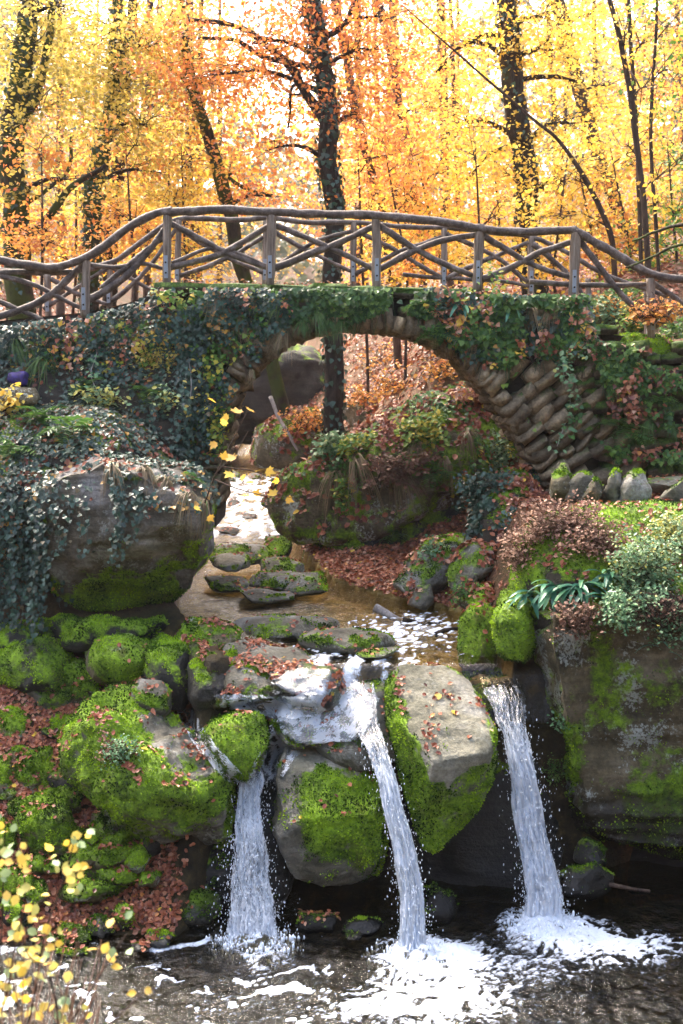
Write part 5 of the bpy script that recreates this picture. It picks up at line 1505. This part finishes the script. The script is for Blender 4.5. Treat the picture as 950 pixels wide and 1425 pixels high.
tufts([(610, 440), (630, 455), (655, 460), (680, 450), (695, 468), (720, 455), (740, 465), (775, 465), (790, 450), (640, 475), (670, 475), (590, 430)], GRN, 'green strap grass tuft above the right hand fan of arch stones'.replace('right hand ', ''), 'green grass tufts over the arch stones', (.6, 1.0))
tufts([(40, 490), (60, 505), (25, 480), (90, 470), (130, 465), (165, 460)], GRN, 'green grass tuft in the ivy bank below the railing', 'grass tufts in the ivy bank', (1.0, 1.6))
tufts([(230, 670), (260, 690), (200, 655), (280, 700), (160, 650)], DRY, 'dry grass tuft on the crown of the overhanging boulder', 'dry grass tufts on the overhanging boulder', (.7, 1.1))
tufts([(500, 640), (540, 640), (580, 620), (470, 660), (620, 640), (560, 660), (650, 600)], DRY, 'withered grass tuft on the undercut leafy boulder', 'withered grass tufts on the leafy boulder', (.9, 1.5))
tufts([(870, 560), (900, 590), (850, 540), (920, 520), (880, 610), (935, 600)], GRN, 'small green tuft in a joint of the abutment wall', 'green tufts in the abutment wall', (.6, 1.0))

# ---- ferns: fronds are parts that share mesh data
def frond_mesh(kind, seed):
    r = np.random.default_rng(seed)
    g = Geo()
    m_ = 15
    s = np.linspace(0, 1, m_)
    path = np.stack([0 * s, s * .85, .42 * s - .62 * s ** 2], -1)
    if kind == 'pinnate':
        T = normalize(np.gradient(path, axis=0))
        for k in range(1, m_):
            for sd in (-1, 1):
                L = .26 * math.sin(math.pi * (.12 + .88 * s[k]) ** .8) + .02
                leaves(g, path[k:k + 1], np.array([[sd * .15, -.2, 1.0]]) + .15 * r.normal(size=(1, 3)), np.array([[sd * 1.0, .35, -.15]]), [L], T_SIMPLE, [np.clip(.5 + .2 * r.normal(), 0, 1)], .34)
        tube(g, path, np.linspace(.006, .002, m_), 4, tint=np.array(.3))
        mt = 'fern'
    else:
        w = .075 * np.sin(math.pi * np.clip(.10 + .9 * s, 0, 1)) ** .55 * (1 + .08 * np.sin(s * 26))
        w[-1] = .004
        x = np.array([1.0, 0, 0])
        V = np.concatenate([path - x * w[:, None] + np.array([0, 0, .02]), path, path + x * w[:, None] + np.array([0, 0, .02])])
        i = np.arange(m_ - 1)
        g.add(V, np.concatenate([np.stack([i, i + 1, i + m_ + 1, i + m_], -1), np.stack([i + m_, i + m_ + 1, i + 2 * m_ + 1, i + 2 * m_], -1)]), tint=np.tile(np.clip(.45 + .25 * s + .12 * r.normal(), 0, 1), 3))
        mt = 'strap'
    return mesh_from('frond_shape', np.concatenate(g.V), [np.concatenate(f) for f in g.F.values()], {'tint': np.concatenate(g.A['tint'])}, MAT[mt])
FR = {'pinnate': [frond_mesh('pinnate', k) for k in range(4)], 'strap': [frond_mesh('strap', 10 + k) for k in range(4)]}
def fern(px, py, kind, n, L, label, group=None, spread=1.5, face=0.0):
    q, nn = hit(px, py)
    root = empty('fern', q, label, 'fern', group)
    for k in range(n):
        o = bpy.data.objects.new('frond', FR[kind][k % 4])
        a = face + (k / max(n - 1, 1) - .5) * 2 * spread + R1(-.25, .25)
        # frond grows along +Y of its mesh; turn towards the viewer side of the wall
        o.rotation_euler = (R1(-.55, .45), R1(-.3, .3), math.pi + a)
        s_ = L * R1(.75, 1.15)
        o.scale = (s_, s_, s_)
        o.location = (nn * .02 + .02 * RNG.normal(size=3))
        link(o, root)
    return root
for k, (px, py, n, L, lab) in enumerate([
        (602, 462, 7, .42, 'bright drooping fern under the parapet beside the arch crown'),
        (585, 425, 6, .34, 'blue green fern high on the arch face'),
        (640, 428, 6, .34, 'fern sprouting above the fan of arch stones'),
        (690, 425, 6, .30, 'fern tucked beneath the parapet end'),
        (815, 420, 6, .40, 'fern arching over the wall end by the railing foot'),
        (845, 592, 7, .34, 'fern low on the abutment wall above the upright stones'),
        (878, 600, 7, .40, 'lush fern beside the path at the wall foot'),
        (915, 560, 6, .30, 'small fern in the abutment wall'),
        (835, 500, 5, .28, 'fern under the mossy wall coping'),
        (60, 585, 8, .50, 'large blue green fern on the ivy bank'),
        (95, 600, 8, .50, 'fern with long fronds hanging over the ivy ledge'),
        (25, 625, 8, .48, 'fern drooping beside the ivy curtain'),
        (120, 540, 6, .36, 'fern half buried in ivy'),
        (205, 545, 7, .40, 'yellowing fern at the bank corner'),
        (310, 655, 6, .30, 'light green fern on the crown edge of the overhanging boulder'),
        (262, 668, 5, .28, 'little fern in the leaves atop the overhanging boulder'),
        (622, 655, 6, .42, 'fern on the face of the leafy boulder'),
        (600, 660, 6, .40, 'second fern beneath the leafy boulder crown'),
        (548, 742, 6, .34, 'fern by the dark base of the leafy boulder')]):
    fern(px, py, 'pinnate', n, L, lab)
for k, (px, py, n, L, lab) in enumerate([
        (770, 822, 24, .34, 'large hart tongue fern with glossy straps on the rock shoulder'),
        (805, 815, 20, .34, 'hart tongue fern crowding beside the largest one'),
        (738, 830, 14, .30, 'hart tongue fern at the outer edge of the rock shoulder'),
        (848, 800, 12, .32, 'hart tongue fern with upright straps below the upright stones'),
        (842, 842, 7, .34, 'small hart tongue fern hanging under the bushes'),
        (918, 905, 3, .30, 'single hanging strap fern on the lichened block'),
        (640, 425, 7, .34, 'strap leaved fern among the grass on the arch'),
        (708, 432, 6, .30, 'strap leaved fern over the arch stones')]):
    fern(px, py, 'strap', n, L, lab)

# ---- bushes
def bush(px, py, rx, ry, dep, label, leaf, ntw, nlf, size, cat='bush', name='bush', tint=.5, twig='twig', tmpl=T_OVAL, bare=0, twr=.0035):
    q, nn = hit(px, py)
    base = q - nn * .02
    Yq = q[1]
    s_ = Yq / FPX
    root = empty(name, base, label, cat)
    gt, gl = Geo(), Geo()
    for k in range(ntw):
        b = base + np.array([R1(-.6, .6) * rx * s_, R1(-.1, .25), R1(-.3, .2) * ry * s_])
        e = base + np.array([R1(-1, 1) * rx * s_, -R1(0, 1) * dep, R1(-.5, 1.0) * ry * s_])
        m_ = (b + e) / 2 + np.array([R1(-.05, .05), -.05, R1(.0, .12)])
        path = smooth_path([b, m_, e], 9)
        path = path + .02 * RNG.normal(size=path.shape) * np.linspace(0, 1, 9)[:, None]
        tube(gt, path, np.linspace(twr, twr * .4, 9), 4)
        for j in range(bare):
            a = path[RNG.integers(2, 9)]
            tube(gt, smooth_path([a, a + .06 * rdir(1)[0], a + .14 * rdir(1)[0] + np.array([0, -.03, .03])], 4), twr * .45, 3)
        c = nlf
        zz = RNG.random(c) * .8 + .2
        pos = np.stack([np.interp(zz, np.linspace(0, 1, 9), path[:, i]) for i in range(3)], -1) + .035 * RNG.normal(size=(c, 3))
        leaves(gl, pos, np.array([0, -.3, .8]) + .6 * rdir(c), rdir(c) + np.array([0, -.4, -.1]), size * (.6 + .8 * RNG.random(c)), tmpl, np.clip(tint + .2 * RNG.normal(size=c), 0, 1))
    build('stems', gt, MAT[twig], root)['kind'] = 'stuff'
    if nlf: build('foliage', gl, MAT[leaf], root, smooth=False)
    return root
bush(770, 735, 70, 48, .35, 'tangled dry brown bush over the rock shoulder', 'dry', 90, 26, .035, tint=.6, bare=3)
bush(722, 775, 30, 45, .3, 'dry brown bush spilling down beside the green block', 'dry', 45, 24, .035, tint=.55, bare=3)
bush(820, 760, 50, 40, .3, 'brown withered bramble below the upright stones', 'dry', 40, 18, .04, tint=.5, bare=4)
bush(895, 800, 62, 75, .35, 'small leaved pale green bush on the massive block', 'leaf_mint', 110, 30, .032, tint=.6)
bush(935, 750, 40, 40, .3, 'yellow green bush at the foot of the pale slanting stone', 'leaf_mint', 45, 28, .038, tint=.9)
bush(800, 868, 40, 30, .3, 'withered bramble fringe along the top edge of the massive block', 'dry', 40, 12, .04, tint=.35, bare=4)
bush(870, 850, 50, 40, .35, 'green bramble hanging over the top edge of the massive block', 'leaf_mint', 55, 18, .036, tint=.45)
bush(930, 880, 40, 45, .3, 'trailing pale leaves down the face of the massive block', 'leaf_mint', 40, 14, .03, tint=.5)
bush(920, 860, 50, 35, .25, 'dry root tangle hanging on the massive block', 'dry', 45, 6, .035, tint=.4, bare=5)
bush(470, 630, 42, 30, .4, 'pale green bush on the crown of the leafy boulder', 'leaf_mint', 50, 22, .075, tint=.5)
bush(500, 625, 30, 24, .4, 'bright green bush beside the pale one on the leafy boulder', 'leaf_green', 30, 20, .08, tint=.8)
bush(480, 690, 16, 34, .3, 'green trailing sprig down the leafy boulder face', 'leaf_green', 10, 16, .075, tint=.7)
bush(590, 600, 40, 30, .4, 'green and gold bramble on the leafy boulder', 'leaf_green', 30, 16, .075, tint=.85)
bush(560, 660, 60, 40, .35, 'dark withered bramble on the leafy boulder', 'dry', 60, 14, .06, tint=.15, bare=4)
bush(690, 640, 40, 45, .35, 'green and white flecked bush at the arch foot', 'leaf_mint', 45, 22, .055, tint=.55)
bush(715, 625, 16, 30, .3, 'lime green leafy shoot under the arch', 'leaf_green', 14, 18, .06, tint=.92)
bush(670, 690, 40, 40, .3, 'dark bramble bush by the sloping slab', 'ivy', 40, 22, .055, tint=.4)
bush(660, 555, 40, 25, .3, 'bramble with orange leaves topping the leafy boulder', 'litter', 30, 14, .07, tint=.8)
bush(170, 1055, 34, 30, .12, 'little creeping plant with pale oval leaves on the long boulder', 'leaf_mint', 40, 12, .028, name='creeping_plant', cat='plant', tint=.3)
bush(150, 1045, 14, 30, .1, 'dry grass and sprig hanging on the long boulder flank', 'dry', 16, 8, .03, name='creeping_plant', cat='plant', tint=.4)
bush(782, 1010, 14, 18, .08, 'small rosette plant clinging to the block beside the tall fall', 'leaf_mint', 14, 9, .032, name='rock_plant', cat='plant', tint=.15)
bush(772, 1080, 14, 24, .06, 'green cushion of liverwort on the block beside the tall fall', 'fern', 40, 14, .022, name='rock_plant', cat='plant', tint=.7)
bush(595, 770, 20, 16, .2, 'tuft of pale grass at the dark base of the leafy boulder', 'leaf_mint', 14, 8, .05, tint=.3)
bush(645, 830, 22, 18, .2, 'green sprig on the mossy topped rock', 'leaf_green', 16, 12, .035, name='rock_plant', cat='plant', tint=.4)
for k, (px, py) in enumerate([(10, 560), (30, 575)]):
    bush(px, py, 30, 20, .35, ['yellow leaved twig poking from the ivy bank', 'orange and yellow twig beneath it on the ivy bank'][k], 'leaf_yellow', 10, 6, .075, name='twig', cat='twig', tint=.75)
bush(145, 562, 46, 18, .35, 'spray of pale lime leaves across the ivy bank', 'leaf_mint', 26, 9, .06, tint=.9)
bush(228, 560, 26, 24, .3, 'variegated lime twig on the bank corner', 'leaf_mint', 18, 9, .05, tint=.85)
bush(300, 610, 20, 60, .3, 'lime leaved shrub at the arch mouth', 'leaf_green', 26, 14, .055, tint=.92)
bush(215, 500, 30, 36, .25, 'bronze fern like scrub on the bank corner', 'leaf_gold', 30, 22, .04, tint=.3)
for k, (px, py, rx, ry) in enumerate([(560, 540, 60, 40), (620, 520, 50, 40), (500, 560, 40, 35), (430, 590, 40, 25), (900, 445, 40, 20), (850, 430, 40, 25), (540, 500, 60, 30)]):
    bush(px, py, rx, ry, .8, ['bare twiggy shrub on the leaf slope beyond the arch', 'bare shrub with rusty leaves high on the leaf slope', 'low bare shrub above the leafy boulder', 'bare shrub over the far stream bank',
         'bare twiggy shrub behind the railing end', 'tangle of bare twigs behind the railing end', 'fine twig tangle high beyond the arch'][k], 'leaf_orange', 34, 9, .07, bare=4, tint=.6, twr=.006)

for k, (px, py, lf, t_) in enumerate([(845, 445, 'leaf_mint', .6), (890, 455, 'leaf_green', .8), (945, 470, 'leaf_green', .5), (865, 425, 'leaf_green', .6)]):
    bush(px, py, 40, 32, .3, ['pale green bush at the foot of the descending railing', 'lime green bush under the descending railing', 'low green bush beyond the last railing post', 'green bush behind the descending railing'][k], lf, 40, 16, .06, tint=t_)
# ---- trailing creepers on the bridge
def creeper(pts, label, leaf, n, size, tint):
    p = []
    for a in pts:
        q, nn = hit(*a)
        if q[1] > YF + .1: q = P(a[0], a[1], YF)
        p.append(q + np.array([0, -.14, 0]))
    path = smooth_path(p, 24)
    path[:, 1] = np.minimum(path[:, 1], YF - .12) if path[:, 1].mean() > 13 else path[:, 1]
    root = empty('creeper', path[0], label, 'creeper')
    g = Geo(); tube(g, path, .005, 5); build('stem', g, MAT['drift'], root)
    g = Geo()
    pos = path[RNG.integers(0, 24, n)] + .05 * RNG.normal(size=(n, 3)) + np.array([0, -.03, 0])
    leaves(g, pos, np.array([0, -.6, .7]) + .5 * rdir(n), rdir(n) + np.array([0, -.2, -.5]), size * (.6 + .8 * RNG.random(n)), T_OVAL, np.clip(tint + .2 * RNG.normal(size=n), 0, 1))
    build('foliage', g, MAT[leaf], root, smooth=False)
creeper([(800, 470), (780, 510), (790, 560), (772, 620)], 'leafy creeper hanging down the fan of arch stones', 'leaf_mint', 120, .065, .55)
creeper([(820, 470), (800, 490), (770, 480), (740, 500)], 'pale creeper branching across the arch stones', 'leaf_mint', 60, .05, .6)
creeper([(652, 400), (640, 420), (645, 450), (630, 480)], 'bare pale creeper trailing from the parapet', 'leaf_green', 30, .06, .7)
creeper([(680, 378), (690, 395), (675, 420)], 'green leafy sprig on the parapet by the railing post', 'leaf_green', 60, .055, .75)
creeper([(132, 455), (138, 490), (130, 520), (140, 548)], 'round leaved creeper dangling over the ivy bank', 'leaf_mint', 46, .06, .35)
creeper([(262, 480), (268, 540), (258, 600)], 'thin brown creeper at the arch mouth', 'leaf_gold', 20, .05, .6)
creeper([(612, 402), (600, 430), (612, 450)], 'rusty creeper over the crown of the arch', 'litter', 50, .06, .7)

# ---- maple sprig over the stream: leaves are large enough to be parts
LEAFM = {k: mesh_from('maple_leaf_shape', T_MAPLE[0], [T_MAPLE[1]], {'tint': np.full(15, t)}, MAT['leaf_yellow']) for k, t in ((0, .35), (1, .5), (2, .62), (3, .25))}
OVALM = {k: mesh_from('oval_leaf_shape', T_OVAL[0] * np.array([1.25, 1, 1]), [T_OVAL[1]], {'tint': np.full(7, t)}, MAT[mk]) for k, (t, mk) in enumerate(((.6, 'leaf_yellow'), (.8, 'leaf_yellow'), (.95, 'leaf_mint'), (.8, 'leaf_mint'), (.9, 'leaf_gold')))}
def leaf_part(meshes, pos, size, parent, toward=(0, -.6, .6)):
    o = bpy.data.objects.new('leaf', random.choice(list(meshes.values())))
    nrm = Vector(normalize(np.array(toward) + .55 * RNG.normal(size=3)))
    q = nrm.to_track_quat('Z', 'Y')
    o.rotation_mode = 'QUATERNION'
    from mathutils import Quaternion
    o.rotation_quaternion = q @ Quaternion((0, 0, 1), R1(0, 6.28))
    o.scale = (size, size, size)
    o.location = np.array(pos) - wpos(parent)
    return link(o, parent)
Ys = 11.0
root = empty('maple_sprig', P(292, 700, 11.4), 'maple sprig with large yellow leaves reaching over the stream', 'twig')
for pts in ([(285, 700, .4), (300, 660, .2), (325, 635, 0), (345, 600, 0)], [(300, 668, .2), (330, 680, 0), (370, 690, -.1), (408, 692, -.1)], [(310, 650, .1), (350, 655, 0), (385, 668, -.1)], [(300, 660, .2), (330, 600, .1), (345, 570, .1)]):
    g = Geo()
    pp = np.array([P(a, b, Ys + c) for a, b, c in pts])
    tube(g, smooth_path(pp, 16), np.linspace(.008, .003, 16), 5)
    build('stem', g, MAT['twig'], root)
for (x, y, sz) in [(323, 658, 20), (338, 698, 17), (352, 672, 18), (365, 676, 16), (382, 690, 18), (370, 655, 18), (358, 655, 16), (325, 640, 20), (345, 690, 16), (398, 694, 15), (312, 640, 18), (330, 575, 20), (345, 570, 18), (308, 590, 16), (300, 615, 17), (355, 690, 14),
                   (300, 560, 18), (318, 580, 14), (270, 705, 15), (290, 718, 14), (340, 660, 16), (388, 668, 14)]:
    leaf_part(LEAFM, P(x, y, Ys + R1(-.15, .15)), sz * .85 * Ys / FPX, root)

# ---- twigs with yellow leaves in front of the pool
def near_twig(pts, Y, label, nl, lean=0):
    a = np.array(pts, float)
    base = P(a[0, 0], a[0, 1], Y)
    base[2] = float(height(np.array([base[0]]), np.array([Y]))[0]) - .05
    root = empty('leafy_twig', base, label, 'twig', 'yellow leaved twigs by the pool')
    p = np.concatenate([[base], P(a[:, 0], a[:, 1], Y)])
    path = smooth_path(p, 30)
    g = Geo(); tube(g, path, np.linspace(.006, .0022, 30), 5); build('stem', g, MAT['twig'], root)
    i0 = 8
    for k in range(int(nl * 1.4)):
        q = path[RNG.integers(i0, 30)] + .035 * RNG.normal(size=3)
        leaf_part(OVALM, q, R1(.034, .056), root, (0, -.5, .8))
near_twig([(20, 1520), (45, 1400), (62, 1300), (90, 1220), (104, 1165)], 4.6, 'tall twig with pale and yellow leaves rising over the shore stones', 44)
near_twig([(-30, 1500), (5, 1400), (20, 1320), (35, 1250), (28, 1190)], 4.5, 'yellow leaved twig beside the tallest one', 34)
near_twig([(60, 1520), (80, 1440), (70, 1360), (40, 1330), (30, 1300)], 4.4, 'bushy low twig with lime and yellow leaves', 26)
near_twig([(-20, 1460), (0, 1330), (5, 1200), (8, 1130)], 4.7, 'thin twig with orange tipped leaves', 16)
near_twig([(30, 1530), (100, 1420), (150, 1340), (175, 1300)], 4.6, 'bent twig reaching over the water with scattered leaves', 12)
near_twig([(60, 1530), (130, 1450), (190, 1390), (215, 1375)], 4.4, 'low bent twig with few yellow leaves above the foam', 7)
g = Geo()
for k in range(46):
    b = P(R1(-60, 120), 1560, R1(4.2, 4.9))
    b[2] = float(height(np.array([b[0]]), np.array([b[1]]))[0])
    e = P(R1(-20, 150), R1(1290, 1420), R1(4.3, 4.8))
    tube(g, smooth_path([b, (b + e) / 2 + .08 * RNG.normal(size=3), e], 8), np.linspace(.004, .0015, 8), 4, tint=np.full((), .85))
tag(build('dry_stalks', g, MAT['dry'], smooth=False), 'dry brown stalks on the near bank beneath the yellow twigs', 'stalks', kind='stuff')

# ---- driftwood
def log(pts, Y, w, label, mat, name='driftwood', cat='branch'):
    p = np.array([P(a[0], a[1], Y + a[2]) for a in pts])
    path = smooth_path(p, 20)
    path = path + .015 * np.stack([fbm(path * 3 + 5 * k, 2) for k in range(3)], -1)
    g = Geo(); tube(g, path, np.linspace(w, w * .5, 20) * .5 * Y / FPX, 8, .06)
    return tag(build(name, g, MAT[mat]), label, cat)
log([(522, 846, .2), (545, 858, .1), (578, 874, 0)], 12.3, 14, 'bleached driftwood log lying in the stream', 'drift')
log([(560, 862, 0), (590, 868, 0), (618, 868, 0)], 12.2, 8, 'dark stub of branch beside the bleached log', 'bark')
log([(606, 884, 0), (622, 876, .1), (644, 874, .2)], 11.7, 8, 'dark curved branch wedged against the green block', 'bark')
log([(376, 552, .4), (388, 580, .2), (402, 605, 0), (414, 628, 0)], 19.0, 6, 'bleached fallen branch leaning on the far bank', 'drift')
log([(815, 1218, 0), (850, 1232, -.1), (905, 1240, -.1)], 9.9, 9, 'brown log floating under the massive block', 'bark_far')
log([(818, 742, -.1), (850, 758, 0), (880, 752, 0)], 10.9, 4, 'pale bare stick caught below the upright stones', 'drift')
log([(1010, 300, -.6), (950, 312, -.3), (915, 322, 0), (880, 335, .2)], 12.6, 6, 'mossy bare branch reaching in beside the railing end', 'bark_moss')
log([(1000, 330, -.6), (950, 340, -.3), (910, 356, 0), (870, 372, .2)], 12.4, 5, 'second mossy bare branch below the first', 'bark_moss')

# ------------------------------------------------------------------ fallen leaves
LIT = Geo()
def lit(p, nn, size=(.03, .058), t0=.42, geo=LIT):
    n = len(p)
    if not n: return
    leaves(geo, p + nn * .008 + np.array([0, 0, 1]) * .012 * RNG.random((n, 1)), nn + .38 * rdir(n), rdir(n), RNG.uniform(*size, n), T_CURL, np.clip(t0 + .22 * RNG.normal(size=n), 0, .94) + (RNG.random(n) < .03) * .5, 1.2)
def lit_rock(key, n, nz=.6, clump=.25, f=3.2, **kw):
    W, F, N, mo = ROCK[key]
    p, nn = tri_sample(W, F, n, lambda p, m_: sstep(nz - .1, nz + .15, m_[:, 2]) * (.04 + sstep(clump, clump + .25, fbm(p * f + 31, 2))))
    lit(p, nn, **kw)
lit_rock('large', 330, .55); lit_rock('ledge', 480, .5, .05); lit_rock('wedge', 120, .6, .2); lit_rock('middle', 60, .5); lit_rock('lip', 330, .1, -.1); lit_rock('ledge2', 140, .5)
lit_rock('leafy', 2600, .35, -.2, size=(.06, .11)); lit_rock('small', 24); lit_rock('saddle', 40, .5, -.2); lit_rock('dome', 14); lit_rock('chutebed', 130, .2, .0); lit_rock('blocktop', 900, .4, -.1)
lit_rock('knoll', 1500, .3, -.1, size=(.04, .08)); lit_rock('overhang', 400, .6, -.3, size=(.04, .08)); lit_rock('bank', 500, .2, 0, size=(.04, .08))
for k in range(17): lit_rock('st%d' % k, 26, .6, -.1)
for k in range(60): lit_rock('fill%d' % k, 14, .6, .1)
for k in range(24): lit_rock('sh%d' % k, 22, .6, .1)
for k in range(7): lit_rock('bk%d' % k, [120, 10, 160, 160, 30, 900, 2500][k], .45, -.1, size=(.045, .085))
lit_rock('rootrock', 500, .3, -.3, size=(.06, .11)); lit_rock('wallcap', 120, .4, -.2); lit_rock('pathslab', 60, .5, -.2); lit_rock('dk3', 60, .4, -.4, t0=.75)
def lit_ground(n, x0, x1, y0, y1, size, mask=None, zmin=None):
    x, y = RNG.uniform(x0, x1, n), RNG.uniform(y0, y1, n)
    h = height(x, y)
    e = .03
    nn = normalize(np.stack([-(height(x + e, y) - h) / e, -(height(x, y + e) - h) / e, np.ones(n)], -1))
    k = h > np.where((y > 10.3) & (x > np.interp(y, _sy, _sl) - .1), zwater(y) + .01, .01)
    k &= nn[:, 2] > .5
    if mask is not None: k &= mask(x, y)
    lit(np.stack([x, y, h], -1)[k], nn[k], size)
lit_ground(18000, -4.5, -1.3, 9.1, 11.45, (.03, .06))
lit_ground(14000, -.6, 1.9, 12.4, 16.5, (.035, .07))
lit_ground(5000, 1.2, 5, 11, 14, (.04, .07))
lit_ground(24000, -7, 7, 16.5, 30, (.06, .11))
lit_ground(16000, -14, 14, 30, 50, (.12, .2))
p = np.stack([RNG.uniform(-2.3, 2.8, 500), RNG.uniform(YF, YR, 500), np.zeros(500)], -1)
pxs = p[:, 0] / YF * FPX * math.cos(PITCH) + 475
p[:, 2] = P(pxs, np.interp(pxs, topx, topy), YF)[:, 2] + .05
lit(p, np.tile([0, 0, 1.0], (500, 1)))
tag(build('fallen_leaves', LIT, MAT['litter'], smooth=False), 'red brown fallen leaves strewn over rocks and banks', 'fallen leaves', kind='stuff')
# a few single bright leaves worth pointing at
def single(px, py, size, label, mesh, name='fallen_leaf'):
    q, nn = hit(px, py)
    o = bpy.data.objects.new(name, mesh)
    o.location = q + nn * .012
    qz = Vector(nn).to_track_quat('Z', 'Y')
    o.rotation_mode = 'QUATERNION'; o.rotation_quaternion = qz
    o.scale = (size,) * 3
    link(o); tag(o, label, 'leaf')
single(634, 996, .075, 'single yellow leaf lying on the wedge boulder', OVALM[0])
single(610, 975, .09, 'pale curled leaf at the leaf pile on the wedge boulder', OVALM[4])
single(205, 1045, .08, 'orange leaf on the ridge of the long moss boulder', OVALM[0])

# ------------------------------------------------------------------ haze
HAZE_D = 0.0003
if HAZE_D > 0:
    bm = bmesh.new()
    bmesh.ops.create_cube(bm, size=1)
    me = bpy.data.meshes.new('haze')
    bm.to_mesh(me); bm.free()
    hz = bpy.data.objects.new('haze', me)
    hz.scale = (304, 434, 110)
    hz.location = (0, 185, 52)
    link(hz)
    tag(hz, 'pale autumn haze filling the gorge', 'haze', kind='stuff')
    hm = bpy.data.materials.new('haze air'); hm.use_nodes = True
    t = hm.node_tree; t.nodes.clear()
    o_ = t.nodes.new('ShaderNodeOutputMaterial'); v_ = t.nodes.new('ShaderNodeVolumePrincipled')
    v_.inputs['Color'].default_value = (.93, .95, 1, 1)
    v_.inputs['Density'].default_value = HAZE_D
    v_.inputs['Anisotropy'].default_value = .3
    t.links.new(v_.outputs[0], o_.inputs['Volume'])
    me.materials.append(hm)
    SC.cycles.volume_bounces = 1
